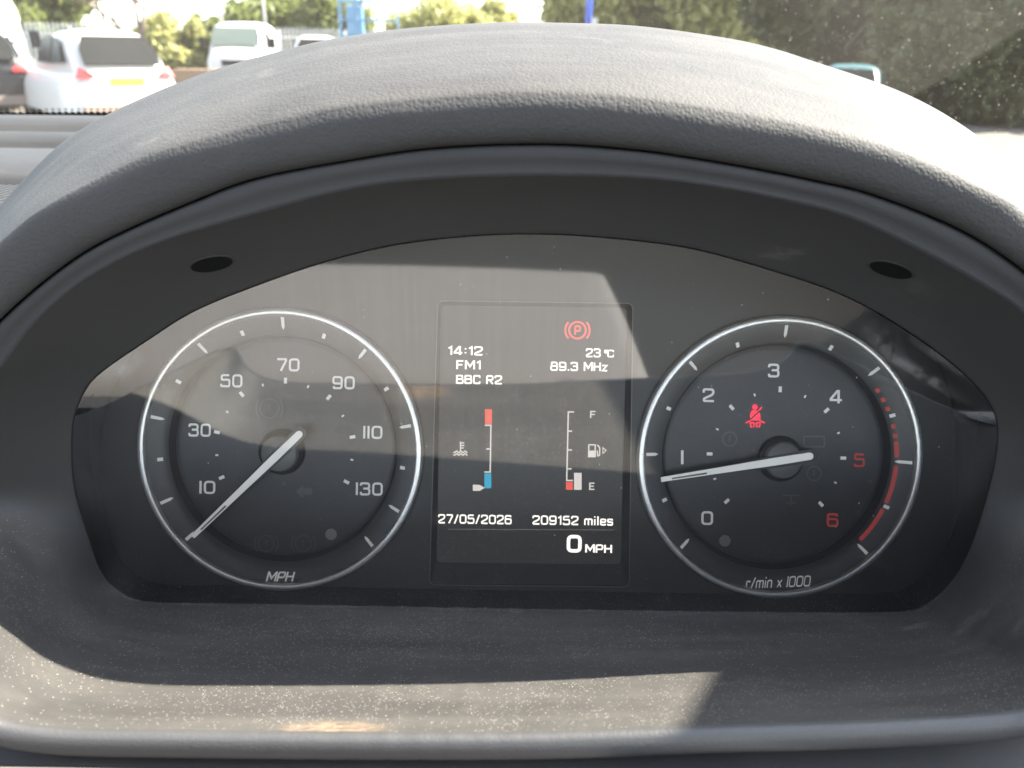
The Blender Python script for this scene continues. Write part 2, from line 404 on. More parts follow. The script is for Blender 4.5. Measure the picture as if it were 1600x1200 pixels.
clu = empty('instrument_cluster', tuple(P0), 'black instrument cluster with two chrome ringed dials and a screen', 'instrument cluster')

# ---- stroke lettering
def rounded(pts, r, closed):
    if r <= 0: return [np.array(p, float) for p in pts]
    P = [np.array(p, float) for p in pts]; out = []; n = len(P)
    for i in range(n):
        if not closed and i in (0, n - 1): out.append(P[i]); continue
        a, b, c = P[i - 1], P[i], P[(i + 1) % n]
        la, lc = np.linalg.norm(a - b), np.linalg.norm(c - b); q = min(r, la * .48, lc * .48)
        s = b + (a - b) / la * q; e = b + (c - b) / lc * q
        for t in (0, .25, .5, .75, 1): out.append((1 - t) ** 2 * s + 2 * t * (1 - t) * b + t * t * e)
    return out
def strokes(pts, w, closed=False):
    P = [np.array(p, float) for p in pts]; n = len(P); L = []; Rr = []
    for i in range(n):
        a = P[i - 1] if (closed or i) else None; c = P[(i + 1) % n] if (closed or i < n - 1) else None
        d1 = (P[i] - a) / (np.linalg.norm(P[i] - a) + 1e-12) if a is not None else None
        d2 = (c - P[i]) / (np.linalg.norm(c - P[i]) + 1e-12) if c is not None else None
        if d1 is None: d1 = d2
        if d2 is None: d2 = d1
        n1 = np.array([-d1[1], d1[0]]); n2 = np.array([-d2[1], d2[0]]); mm = n1 + n2; ml = np.linalg.norm(mm)
        mm = mm / ml if ml > 1e-6 else n1
        k = min(1 / max(np.dot(mm, n1), .35), 1.9)
        L.append(P[i] + mm * w / 2 * k); Rr.append(P[i] - mm * w / 2 * k)
    V = L + Rr; F = [(i, n + i, n + (i + 1) % n, (i + 1) % n) for i in range(n if closed else n - 1)]
    return V, F
r1 = .26
G = {  # width, [(closed, radius, points)]
 '0': (.78, [(1, r1, [(0, 0), (.78, 0), (.78, 1), (0, 1)])]), 'I': (.02, [(0, 0, [(.01, -.07), (.01, 1.07)])]),
 '1': (.36, [(0, 0, [(0, .78), (.32, 1), (.32, -.06)])]),
 '2': (.78, [(0, .2, [(0, .72), (0, 1), (.78, 1), (.78, .58), (.02, .2), (.02, 0), (.84, 0)])]),
 '3': (.78, [(0, .2, [(0, .78), (0, 1), (.76, 1), (.76, .53), (.22, .53)]), (0, .2, [(.3, .53), (.78, .53), (.78, 0), (0, 0), (0, .22)])]),
 '4': (.84, [(0, 0, [(.6, -.06), (.6, 1), (.5, 1), (0, .32), (0, .22), (.86, .22)])]),
 '5': (.78, [(0, .16, [(.76, 1), (.04, 1), (.02, .58), (.78, .6), (.78, 0), (0, 0), (0, .2)])]),
 '6': (.78, [(0, .2, [(.72, .82), (.72, 1), (0, 1), (0, 0), (.78, 0), (.78, .58), (.02, .58)])]),
 '7': (.76, [(0, .06, [(-.04, 1), (.76, 1), (.76, .86), (.3, -.06)])]),
 '8': (.78, [(1, .17, [(0, 0), (.78, 0), (.78, .53), (0, .53)]), (1, .17, [(.05, .53), (.73, .53), (.73, 1), (.05, 1)])]),
 '9': (.78, [(0, .2, [(.05, .18), (.05, 0), (.78, 0), (.78, 1), (0, 1), (0, .42), (.76, .42)])]),
 ':': (.12, [(0, 0, [(.06, .16), (.06, .32)]), (0, 0, [(.06, .66), (.06, .82)])]), '.': (.12, [(0, 0, [(.06, -.06), (.06, .12)])]),
 '/': (.46, [(0, 0, [(0, -.1), (.46, 1.08)])]), ' ': (.3, []),
 'F': (.66, [(0, 0, [(.0, -.06), (.0, 1), (.7, 1)]), (0, 0, [(0, .52), (.6, .52)])]),
 'E': (.66, [(0, 0, [(.7, 0), (0, 0), (.0, 1), (.7, 1)]), (0, 0, [(0, .52), (.6, .52)])]),
 'M': (.96, [(0, 0, [(0, -.06), (0, 1), (.06, 1), (.48, .3), (.9, 1), (.96, 1), (.96, -.06)])]),
 'P': (.74, [(0, 0, [(0, -.06), (0, .8)]), (0, .2, [(0, .4), (.0, 1), (.74, 1), (.74, .42), (0, .42)])]),
 'H': (.76, [(0, 0, [(0, -.06), (0, 1.06)]), (0, 0, [(.76, -.06), (.76, 1.06)]), (0, 0, [(0, .52), (.76, .52)])]),
 'B': (.78, [(1, .15, [(0, 0), (.78, 0), (.78, .53), (0, .53)]), (1, .15, [(0, .53), (.72, .53), (.72, 1), (0, 1)]), (0, 0, [(0, -.06), (0, 1.06)])]),
 'C': (.76, [(0, .22, [(.76, .74), (.76, 1), (0, 1), (0, 0), (.76, 0), (.76, .26)])]),
 'R': (.76, [(0, 0, [(0, -.06), (0, .8)]), (0, .2, [(0, .45), (0, 1), (.74, 1), (.74, .46), (0, .46)]), (0, 0, [(.36, .46), (.76, -.06)])]),
 'z': (.56, [(0, 0, [(-.04, .68), (.56, .68), (.0, 0), (.6, 0)])]), 'i': (.1, [(0, 0, [(.05, -.06), (.05, .72)]), (0, 0, [(.05, .92), (.05, 1.08)])]),
 'l': (.1, [(0, 0, [(.05, -.06), (.05, 1.08)])]), 'm': (.92, [(0, .14, [(0, -.06), (0, .7), (.46, .7), (.46, -.06)]), (0, .14, [(.46, .5), (.46, .7), (.92, .7), (.92, -.06)])]),
 'n': (.56, [(0, .16, [(0, -.06), (0, .7), (.56, .7), (.56, -.06)])]), 'r': (.4, [(0, .14, [(0, -.06), (0, .7), (.42, .7), (.42, .56)])]),
 'e': (.62, [(0, .16, [(.6, .14), (.6, 0), (0, 0), (0, .7), (.62, .7), (.62, .34), (.04, .34)])]),
 's': (.58, [(0, .13, [(.56, .56), (.56, .7), (0, .7), (0, .36), (.58, .36), (.58, 0), (0, 0), (0, .14)])]),
 'x': (.56, [(0, 0, [(0, -.04), (.56, .72)]), (0, 0, [(0, .72), (.56, -.04)])]), 'o': (.34, [(1, .1, [(0, .62), (.34, .62), (.34, 1), (0, 1)])])}
def text2d(s, stroke=.2, gap=.3):
    """stroke centre-line box: 0..1 high"""
    V, F, x = [], [], 0.0
    for ch in s:
        w, segs = G[ch]
        for cl, rad, pts in segs:
            v, f = strokes(rounded(pts, rad, cl), stroke, bool(cl)); b = len(V)
            V += [(p[0] + x, p[1]) for p in v]; F += [tuple(i + b for i in q) for q in f]
        x += w + gap
    return np.array(V), F
def text_px(name, s, x_0, x_1, y_0, y_1, mat, parent, off, stroke=.2, gap=.32, rot=0.0, slant=0.0, label=None):
    V, F = text2d(s, stroke, gap)
    lo = np.array([V[:, 0].min(), -stroke / 2]); hi = np.array([V[:, 0].max(), 1 + stroke / 2])
    t = (V - lo) / (hi - lo); t[:, 0] += slant * (t[:, 1] - .5)
    px = x_0 + t[:, 0] * (x_1 - x_0); py = y_1 + t[:, 1] * (y_0 - y_1)
    if rot:
        cx, cy = (x_0 + x_1) / 2, (y_0 + y_1) / 2; c, sn = math.cos(rot), math.sin(rot)
        px, py = cx + (px - cx) * c + (py - cy) * sn, cy - (px - cx) * sn + (py - cy) * c
    o = obj(name, [pan(a, b, off) for a, b in zip(px, py)], F, mat, parent)
    if label: o['label'] = label
    return o
def poly_px(name, pts, mat, parent, off, label=None):
    o = obj(name, [pan(a, b, off) for a, b in pts], [tuple(range(len(pts)))], mat, parent)
    if label: o['label'] = label
    return o
def strokes_px(name, paths, w, mat, parent, off, label=None):
    V, F = [], []
    for cl, rad, pts in paths:
        v, f = strokes(rounded(pts, rad, cl), w, bool(cl)); b = len(V); V += list(v); F += [tuple(i + b for i in q) for q in f]
    o = obj(name, [pan(a, c, off) for a, c in V], F, mat, parent)
    if label: o['label'] = label
    return o

# ---- panel with openings for the dials and the screen
panel_px = [(160, 700), (162, 660), (176, 618), (205, 560), (250, 470), (330, 400), (500, 345), (828, 310), (1150, 345), (1330, 400), (1420, 480), (1470, 580), (1489, 644), (1493, 719), (1487, 812), (1472, 884), (1450, 926), (1415, 945), (1200, 947), (828, 942), (400, 935), (240, 932), (206, 914), (185, 876), (168, 820), (160, 760)]
pan_px = polar(panel_px, TH, closed=True)
pan3 = np.array([pan(a, b) for a, b in pan_px])
DIALS = {'speedometer': ((436.5, 705.0), (444.5, 703.0)), 'tachometer': ((1219.8, 717.5), (1213.3, 712.5))}
RO = None
def dial_frame(c, dx):
    a = frame2(pan(*c, .003)); b = frame2(pan(c[0] + dx, c[1], .003)); return a, np.linalg.norm(b - a)
loops = [np.array([frame2(p) for p in pan3])]
for k, (c, ci) in DIALS.items():
    a, rad = dial_frame(c, 216); loops.append(np.array([a + rad * np.array([math.cos(t), math.sin(t)]) for t in np.linspace(0, 2 * math.pi, 97)[:-1]]))
scr_out = rounded([(684, 470), (989, 474), (983, 917), (671, 914)], 10, True)
loops.append(np.array([frame2(pan(*p)) for p in scr_out]))
vs2, es = [], []
for lp in loops:
    b = len(vs2); n = len(lp); vs2 += [Vector(p) for p in lp]; es += [(b + i, b + (i + 1) % n) for i in range(n)]
bm = bmesh.new(); bv = [bm.verts.new(tuple(lift(p))) for p in vs2]; be = [bm.edges.new((bv[i], bv[j])) for i, j in es]
bmesh.ops.triangle_fill(bm, use_beauty=True, use_dissolve=False, edges=be, normal=tuple(nP))
bm.verts.index_update()
Vp = [tuple(v.co) for v in bm.verts]; Fp = [tuple(v.index for v in f.verts) for f in bm.faces]; bm.free()
obj('panel', Vp, Fp, M['panel'], clu)
# housing wall between panel edge and lens rim
Li = ring3(expand(A0, .9985), ZL + .0006)
mid = .5 * (pan3 + Li)
V, F = grid(np.array([pan3 - nP * .001, pan3 + nP * .0004, pan3 * .8 + Li * .2, mid, pan3 * .15 + Li * .85, Li]), closed=True)
obj('housing', V, F, M['housing'], clu, True)
# dark gasket around the lens
V, F = grid(np.array([ring3(expand(A0, .9975), ZL + .0010), ring3(expand(A0, 1.004), ZL + .004)]), closed=True)
obj('gasket', V, F, M['black'], clu)

# ---- dials
def dial(name, key, ang0, ang1, nmax, label):
    c, ci = DIALS[key]
    C, Rr = dial_frame(c, 218)
    u = Rr / 218.0                                       # metres per photo pixel here
    root = empty('speedometer' if key == 'speedometer' else 'tachometer', (0, 0, 0)); root.parent = clu
    root.location = Vector(lift(C)) - Vector(P0); root['label'] = label
    def lat(nm, prof, mat, par=root, segs=128, sm=True):
        V, F = lathe([(r * u, h) for r, h in prof], lift(C), nP, segs, eX); return obj(nm, V, F, mat, par, sm)
    lat('chrome_ring', [(223.2, -.0005), (223.0, .0022), (222.2, .00295), (220.5, .00322), (217.5, .00330), (214.5, .00322), (212.8, .00295), (211.9, .0022), (211.6, .0005)], M['chrome'])
    lat('ring_seat', [(226, .0002), (225.5, .0010), (222.5, .0013), (221.5, .001)], M['housing'])
    lat('chapter_ring', [(213, .0014), (207, .0012), (194, .0001), (184, -.0008), (181.5, -.0018)], M['chapter'])
    lat('step', [(181.5, -.0018), (180, -.0036), (178.5, -.0055), (176, -.0062)], M['stepdark'])
    lat('dial_face', [(176.5, -.0058), (173, -.0053), (168, -.0052), (120, -.0052), (60, -.0052), (.01, -.0052)], M['face'])
    return root, C, u
OFACE = -.0050
def radial_tick(parent, C, u, ang, ra, rb, w, hfun, mat, name='tick_mark', tip=False):
    d = np.array([math.cos(ang), math.sin(ang)]); e = np.array([-d[1], d[0]])
    if tip: pr = [(rb, -w), (rb, w), (ra + 5, w * .9), (ra, 0), (ra + 5, -w * .9)]
    else: pr = [(rb, -w), (rb, w), (ra, w), (ra, -w)]
    return obj(name, [lift(C + (d * r + e * s) * u, hfun(r)) for r, s in pr], [tuple(range(len(pr)))], mat, parent)
def hch(r): return float(np.interp(r, [181.5, 184, 194, 207, 211.5], [-.0018, -.0008, .0001, .0012, .0014])) + .00025
hface = lambda r: OFACE
def face_center(key): return frame2(pan(*DIALS[key][1], OFACE))

def disc(name, cpx, rpx, mat, par, off, segs=28):
    return poly_px(name, [(cpx[0] + rpx * math.cos(a), cpx[1] + rpx * math.sin(a)) for a in np.linspace(0, 2 * math.pi, segs + 1)[:-1]], mat, par, off)
def arc(cx, cy, r, a0, a1, n=14): return [(cx + r * math.cos(R(a)), cy - r * math.sin(R(a))) for a in np.linspace(a0, a1, n)]

def needle(root, tail, tip, hubc, thin_tip=None):
    T, E = np.array(tail, float), np.array(tip, float); d = (E - T) / np.linalg.norm(E - T); e = np.array([-d[1], d[0]])
    L = np.linalg.norm(E - T)
    def strip(name, sec, mat, off, th, rnd=True):
        ol = []; 
        a0 = math.atan2(*( -d)[::-1])
        s0, w0 = sec[0]
        for k in np.linspace(-90, 90, 9):
            q = T + d * (s0 + w0) + (np.cos(R(k)) * -d + np.sin(R(k)) * -e) * w0; ol.append(q)
        for s, w in sec[1:]: ol.append(T + d * s - e * w)
        for s, w in sec[1:][::-1]: ol.append(T + d * s + e * w)
        # order: round tail from +e.. to -e, then along -e side, back along +e side
        n = len(ol); top = [pan(*q, off + th) for q in ol]; bot = [pan(*q, off) for q in ol]
        # vertical walls: same plan position
        ab = [frame2(p) for p in top]
        V = [lift(p, off + th) for p in ab] + [lift(p, off) for p in ab]
        F = [tuple(range(n)), tuple(range(2 * n - 1, n - 1, -1))] + [(i, n + i, n + (i + 1) % n, (i + 1) % n) for i in range(n)]
        return obj(name, V, F, mat, root)
    # hub: black skirt and grey cap
    P = pan(*hubc, OFACE); cc = frame2(P); uu = np.linalg.norm(pan(hubc[0] + 1, hubc[1], OFACE) - P)
    V, F = lathe([(36 * uu, 0), (35.5 * uu, .0012), (33 * uu, .0020), (30 * uu, .0023), (29 * uu, .0026)], P, nP, 64, eX); obj('hub_skirt', V, F, M['needledark'], root, True)
    V, F = lathe([(29 * uu, .0024), (28 * uu, .0044), (25.5 * uu, .0050), (1e-5, .0052)], P, nP, 64, eX); obj('hub_cap', V, F, M['hub'], root, True)
    o0 = OFACE + .0054
    strip('needle_body', [(-7, 10.5), (70, 9.5), (110, 6.0), (L, 4.2)], M['needledark'], o0 - .0014, .0014)
    strip('needle', [(0, 5.6), (60, 5.9), (L * .62, 4.6), (L, 3.6)], M['needle'], o0 + .0002, .0005)
    # open slot near the tip
    a, b2 = L * .70, L * .93
    pts = [T + d * a - e * 2.6, T + d * a + e * .2, T + d * b2 + e * .2, T + d * b2 - e * 2.2]
    poly_px('needle_slot', pts, M['slot'], root, o0 + .0009)
    if thin_tip is not None:
        Q = np.array(thin_tip, float)
        poly_px('needle_tip', [E - e * 2.4 - d * 3, E + e * 2.4 - d * 3, Q + e * 1.6, Q - e * 1.6], M['white'], root, o0 + .0002)

# speedometer
root, C, u = dial('speedometer', 'speedometer', 225, -45, 140, 'left dial with MPH scale and white needle resting below 10')
FC = face_center('speedometer')
for v in range(0, 141, 10):
    a = R(225 - v * 270 / 140 + (-1.0))
    if v in (0, 140) or (v // 10) % 2 == 1: radial_tick(root, C, u, a, 189, 209, 2.6, hch, M['white'], tip=True)
    else: radial_tick(root, C, u, a, 188.5, 196.5, 2.7, hch, M['white'])
uf = np.linalg.norm(pan(445, 703, OFACE) - pan(444, 703, OFACE))
for v in range(10, 131, 10):
    a = R(225 - v * 270 / 140 - 1.0)
    if (v // 10) % 2 == 1: radial_tick(root, FC, uf, a, 104, 113, 2.5, hface, M['white'])
    else: radial_tick(root, FC, uf, a, 104, 108.5, 1.4, hface, M['white'])
for s, cx, cy, w in (('I0', 324, 761.5, 25), ('30', 312, 672, 35), ('50', 361.5, 595, 34.5), ('70', 450.5, 570, 35), ('90', 536.8, 598, 35), ('II0', 582.5, 675.5, 30), ('I30', 577, 764, 42)):
    text_px('numeral', s, cx - w / 2, cx + w / 2, cy - 10.3, cy + 10.3, M['white'], root, OFACE + .0001, .19, .36, rot=R(-1))
text_px('unit_text', 'MPH', 417, 459.5, 893, 909, M['white'], root, .0017, .2, .26, slant=.10)
disc('light_sensor', (517.3, 835), 9, M['greyprint'], root, OFACE + .0001)
disc('sensor_dot', (443.5, 755.5), 2.6, M['ghost'], root, OFACE + .0001, 12)
for cx, cy, rr in ((421, 638, 15), (416, 849, 12.5), (474, 849, 12.5)):
    strokes_px('unlit_telltale', [(1, 0, arc(cx, cy, rr, 0, 345, 24)), (0, 0, arc(cx, cy, rr + 6, 140, 220)), (0, 0, arc(cx, cy, rr + 6, -40, 40)), (0, 0, [(cx, cy - 6), (cx, cy + 3)]), (0, 0, [(cx, cy + 5), (cx, cy + 7)])], 2.4, M['ghost'], root, OFACE + .0001)
poly_px('unlit_telltale', [(462, 768), (474, 757), (474, 763), (488, 763), (488, 773), (474, 773), (474, 779)], M['ghost'], root, OFACE + .0001)
needle(root, (471, 675), (301, 838.5), (441, 706), (288, 851))

# tachometer
root, C, u = dial('tachometer', 'tachometer', 225, -45, 6, 'right dial counting r/min x 1000 with red zone past 5')
FC = face_center('tachometer')
for k in range(0, 13):
    a = R(225 - k * 22.5 - .8)
    if k % 2 == 0: radial_tick(root, C, u, a, 185 if k == 10 else 189, 209, 2.6, hch, M['white'], tip=True)
    else: radial_tick(root, C, u, a, 186.5, 194.5, 2.7, hch, M['white'])
for k in range(0, 13):
    a = R(225 - k * 22.5 - .8)
    if k % 2 == 0: radial_tick(root, FC, uf, a, 100, 109, 2.5, hface, M['white'])
    else: radial_tick(root, FC, uf, a, 100, 104.5, 1.4, hface, M['white'])
for s, cx, cy, w, mt in (('0', 1105, 809.5, 18.5, 'white'), ('I', 1066, 714.5, 3.8, 'white'), ('2', 1107, 617.5, 18.5, 'white'), ('3', 1209, 579, 18, 'white'), ('4', 1306, 620, 19, 'white'), ('5', 1342.7, 719, 17.5, 'redprint'), ('6', 1301, 812.5, 18.5, 'redprint')):
    hh = 10.8
    if s == 'I': poly_px('numeral', [(cx - 2, cy - hh), (cx + 2, cy - hh), (cx + 2, cy + hh), (cx - 2, cy + hh)], M[mt], root, OFACE + .0001)
    else: text_px('numeral', s, cx - w / 2, cx + w / 2, cy - hh, cy + hh, M[mt], root, OFACE + .0001, .19, .3, rot=R(-1))
def red_arc(a_0, a_1, ra=184.5, rb=190.5):
    n = max(2, int(abs(a_1 - a_0) / 2) + 2); aa = np.radians(np.linspace(a_0, a_1, n)); V = []
    for r in (ra, rb):
        for a in aa: V.append(lift(C + np.array([math.cos(a), math.sin(a)]) * r * u, hch(r) + .00008))
    obj('red_zone_mark', V, [(i, i + 1, n + i + 1, n + i) for i in range(n - 1)], M['redprint'], root)
for a in (36.5, 31.2, 26.3, 17.3, 12.6): red_arc(a + 1.1 - .8, a - 1.1 - .8)
red_arc(9.0, 1.3); red_arc(-3.0, -21.6); red_arc(-25, -43.5)
text_px('unit_text', 'r/min x I000', 1166, 1266.5, 901, 918, M['white'], root, .0017, .15, .27, rot=R(2.2), slant=.03)
disc('light_sensor', (1132.7, 845), 9, M['greyprint'], root, OFACE + .0001)
# seat-belt telltale
bx, by = 1180, 650
tl = strokes_px('seatbelt_telltale', [(0, 0, [(bx - 15, by + 11), (bx - 6, by + 6.5)]), (0, 0, [(bx + 15, by + 11), (bx + 6, by + 6.5)]), (0, 3, [(bx - 8, by + 10), (bx - 6, by + 18)]), (0, 3, [(bx - 7, by + 10.5), (bx - 1, by + 10.5), (bx - 3, by + 18)]),
    (0, 3, [(bx + 8, by + 10), (bx + 6, by + 18)]), (0, 3, [(bx + 7, by + 10.5), (bx + 1, by + 10.5), (bx + 3, by + 18)]), (0, 0, [(bx + 5, by - 8), (bx + 10.5, by - 14)])], 2.4, M['telltale'], root, OFACE + .00015, 'glowing red seat belt warning light')
poly_px('seatbelt_telltale', [(bx - 7, by + 7), (bx - 8.5, by - 2), (bx - 6, by - 8), (bx - 1, by - 10), (bx + 4, by - 8), (bx + 8, by - 3), (bx + 8.5, by + 7)], M['telltale'], root, OFACE + .00015)
disc('seatbelt_telltale', (bx - .5, by - 14), 4.4, M['telltale'], root, OFACE + .00015, 16)
strokes_px('seatbelt_telltale', [(0, 0, [(bx + 6.5, by - 7.5), (bx - 8, by + 6)])], 1.9, M['needledark'], root, OFACE + .0003)
for cx, cy in ((1140, 686), (1272, 740)):
    strokes_px('unlit_telltale', [(1, 0, arc(cx, cy, 11, 0, 345, 20)), (0, 0, [(cx, cy - 6), (cx, cy + 4)])], 2.2, M['ghost'], root, OFACE + .0001)
strokes_px('unlit_telltale', [(1, 2, [(1256, 682), (1288, 682), (1288, 698), (1256, 698)])], 2.2, M['ghost'], root, OFACE + .0001)
strokes_px('unlit_telltale', [(0, 0, [(1222, 774), (1250, 774)]), (0, 0, [(1236, 774), (1236, 790)]), (0, 0, [(1228, 786), (1244, 786)])], 2.2, M['ghost'], root, OFACE + .0001)
needle(root, (1271, 712), (1033, 749.5), (1219, 716.5))

# ---- screen
SD = -.0042
scr = obj('display_screen', *(lambda P: (P, [tuple(range(len(P)))]))([pan(a, b, SD) for a, b in rounded([(689, 477), (980, 481), (970, 882), (682, 879)], 9, True)]), M['screen'], clu)
scr['label'] = 'dark information screen with glowing readouts between the dials'
so_ = rounded([(684, 470), (989, 474), (983, 917), (671, 914)], 10, True); si_ = rounded([(689, 477), (980, 481), (970, 882), (682, 879)], 9, True)
V, F = grid(np.array([[pan(*p, .0003) for p in so_], [pan(*p, -.0003) for p in [(q[0] * .93 + w[0] * .07, q[1] * .93 + w[1] * .07) for q, w in zip(so_, si_)]], [pan(*p, SD + .0008) for p in si_], [pan(*p, SD - .001) for p in si_]]), closed=True)
obj('screen_surround', V, F, M['stepdark'], clu, False)
strokes_px('screen_edge_highlight', [(1, 0, [tuple(p) for p in so_])], 1.6, M['edgehighlight'], clu, .0005)  # paler outline paints in the highlight along the bevelled edge
SO = SD + .0002
def st(s, a, b, c, d, mat='lcdwhite', stroke=.2, gap=.32, nm='readout_text'): text_px(nm, s, a, b, c, d, M[mat], scr, SO, stroke, gap, rot=R(-.8))
st('14:12', 700, 754.5, 540.8, 555.2); st('FM1', 713, 751, 563, 577.4); st('BBC R2', 712.5, 784.5, 586, 600.2)
st('23', 915.3, 938.5, 544.3, 558.3); st('oC', 944, 959.3, 546.5, 558.3, stroke=.2, gap=.12); st('89.3 MHz', 860, 950.3, 565.6, 579.8)
st('27/05/2026', 684.6, 799.6, 804, 818.6); st('209152 miles', 831.8, 958, 806, 820.6)
st('0', 885.5, 908.9, 835.8, 863.4, stroke=.24); st('MPH', 914.4, 956.4, 850.6, 864.2, stroke=.22, gap=.3)
st('F', 922, 930.5, 642, 653.5, 'lcdgrey'); st('E', 920.5, 929, 754, 765.5, 'lcdgrey')
def bl(x_0, y_0, x_1, y_1, mat, nm): poly_px(nm, [(x_0, y_0), (x_1, y_0), (x_1, y_1), (x_0, y_1)], M[mat], scr, SO)
bl(757.8, 639.3, 768.6, 662.8, 'lcdred', 'gauge_block'); bl(756.9, 739.6, 767.6, 763, 'lcdblue', 'gauge_block')
bl(884.2, 753, 895, 765.3, 'lcdred', 'gauge_block'); bl(896.9, 738.8, 908.8, 765.3, 'lcdgrey', 'gauge_block')
strokes_px('temperature_scale', [(0, 0, [(757.6, 664.5), (767, 664.5), (766, 737.5), (756.6, 737.5)]), (0, 0, [(760, 701.4), (766, 701.4)])], 2.2, M['lcdgrey'], scr, SO)
strokes_px('fuel_scale', [(0, 0, [(897, 643.7), (888, 643.7), (885.5, 750.8), (895, 750.8)]), (0, 0, [(887.5, 673.5), (894, 673.7)]), (0, 0, [(887, 703), (893.5, 703.2)]), (0, 0, [(886.5, 732.4), (893, 732.6)])], 2.2, M['lcdgrey'], scr, SO)
poly_px('temperature_pointer', [(738.8, 757.2), (749.5, 757.6), (757.5, 762.3), (749.5, 767), (738.8, 766.8)], M['lcdgrey'], scr, SO)
wx, wy = 719.5, 701
wave = lambda y0: [(wx - 11 + k * 1.1, y0 + 1.4 * math.sin(k * 1.05)) for k in range(21)]
strokes_px('coolant_icon', [(0, 0, [(wx, wy - 11), (wx, wy + 4)]), (0, 0, [(wx, wy - 9), (wx + 6, wy - 9)]), (0, 0, [(wx, wy - 5), (wx + 6, wy - 5)]), (0, 0, [(wx, wy - 1), (wx + 5, wy - 1)]), (0, 0, wave(wy + 5)), (0, 0, wave(wy + 9))], 1.8, M['lcdgrey'], scr, SO)
strokes_px('fuel_pump_icon', [(1, 1, [(920, 695), (930, 695), (930, 705), (920, 705)]), (0, 1.5, [(933, 695), (937, 699), (937, 711), (934, 713), (933, 704)])], 2.0, M['lcdgrey'], scr, SO)
poly_px('fuel_pump_icon', [(919, 704), (931, 704), (931, 714.5), (918.5, 714.5)], M['lcdgrey'], scr, SO + .00005)
strokes_px('fuel_side_arrow', [(1, 0, [(942, 699.5), (947, 703.7), (942, 708.5)])], 1.6, M['lcdgrey'], scr, SO)
poly_px('divider_line', [(700, 826.2), (960, 827.4), (960, 828.6), (700, 827.4)], M['lcddim'], scr, SO)
bcx, bcy = 902.3, 516
strokes_px('parking_brake_icon', [(1, 0, arc(bcx, bcy, 13, 0, 348, 28)), (0, 0, arc(bcx, bcy, 19, 138, 222)), (0, 0, arc(bcx, bcy, 19, -42, 42))], 3.1, M['lcdred'], scr, SO, 'glowing red parking brake symbol with letter P in a circle')
text_px('parking_brake_letter', 'P', bcx - 5, bcx + 5.5, bcy - 8, bcy + 8, M['lcdred'], scr, SO, .26)

# ---- lens
def lensmat():
    m = N('clear_lens'); p = m.n('ShaderNodeNewGeometry').outputs['Position']
    streak = m.ramp(m.noise(m.map(p, (900, 900, 14)), 1, 4, .6), .35, .75)
    smear = m.ramp(m.noise(m.map(p, (60, 60, 9), rot=(0, .5, 0)), 1, 4), .52, .8)
    fr = m.n('ShaderNodeFresnel'); fr.inputs[0].default_value = 1.5
    gl = m.n('ShaderNodeBsdfGlossy'); gl.inputs['Roughness'].default_value = .045; gl.inputs['Color'].default_value = (1, 1, 1, 1)
    tr = m.n('ShaderNodeBsdfTransparent'); tr.inputs[0].default_value = (.96, .97, .97, 1)
    fac = m.math('ADD', m.math('ADD', m.math('MULTIPLY', fr.outputs[0], 1.9), LENS_K), m.math('MULTIPLY', streak, .02))
    sh = m.mixsh(fac, tr.outputs[0], gl.outputs[0])
    # dust on the lens: specks, fine lint and two wiping smears
    df = m.n('ShaderNodeBsdfDiffuse'); df.inputs[0].default_value = (.7, .68, .65, 1)
    q = m.vor(m.map(p, (1, 1, .45)), 480); rnd = m.n('ShaderNodeSeparateXYZ', Vector=q.outputs['Color']).outputs['X']
    dot = m.math('MULTIPLY', m.ramp(q.outputs['Distance'], .1, .05), m.math('GREATER_THAN', rnd, .9))
    tot = m.math('MULTIPLY', dot, .35)
    for cx, cy, sx, sy, rot, amt in ((1440, 585, .0150, .0018, .50, .10), (1470, 560, .016, .0014, .55, .06), (1385, 545, .012, .004, .8, .05), (190, 572, .007, .0030, -.5, .16)):
        c = at_Y(cx, cy, ZL); s = m.n('ShaderNodeVectorMath', operation='SUBTRACT'); m.set(s.inputs[0], p); s.inputs[1].default_value = tuple(c)
        rt = m.n('ShaderNodeVectorRotate'); rt.rotation_type = 'Y_AXIS'; m.set(rt.inputs['Vector'], s.outputs[0]); rt.inputs['Angle'].default_value = -rot
        ln = m.n('ShaderNodeVectorMath', operation='LENGTH'); m.set(ln.inputs[0], m.map(rt.outputs[0], (1 / sx, 1, 1 / sy)))
        tot = m.math('ADD', tot, m.math('MULTIPLY', m.math('MULTIPLY', m.ramp(ln.outputs['Value'], 1.6, 0), m.ramp(m.noise(p, 300, 4), .25, .65)), amt))
    return m.done(m.mixsh(tot, sh, df.outputs[0]))
LENS_K = .13
lp = ring3(expand(A0, .9985), ZL)
cen = lp.mean(0); rowsL = [cen + (lp - cen) * s for s in (1, .98, .9, .7, .5, .3, .1, .002)]
V, F = grid(np.array(rowsL), closed=True)
obj('lens', V, F, lensmat(), clu, True)

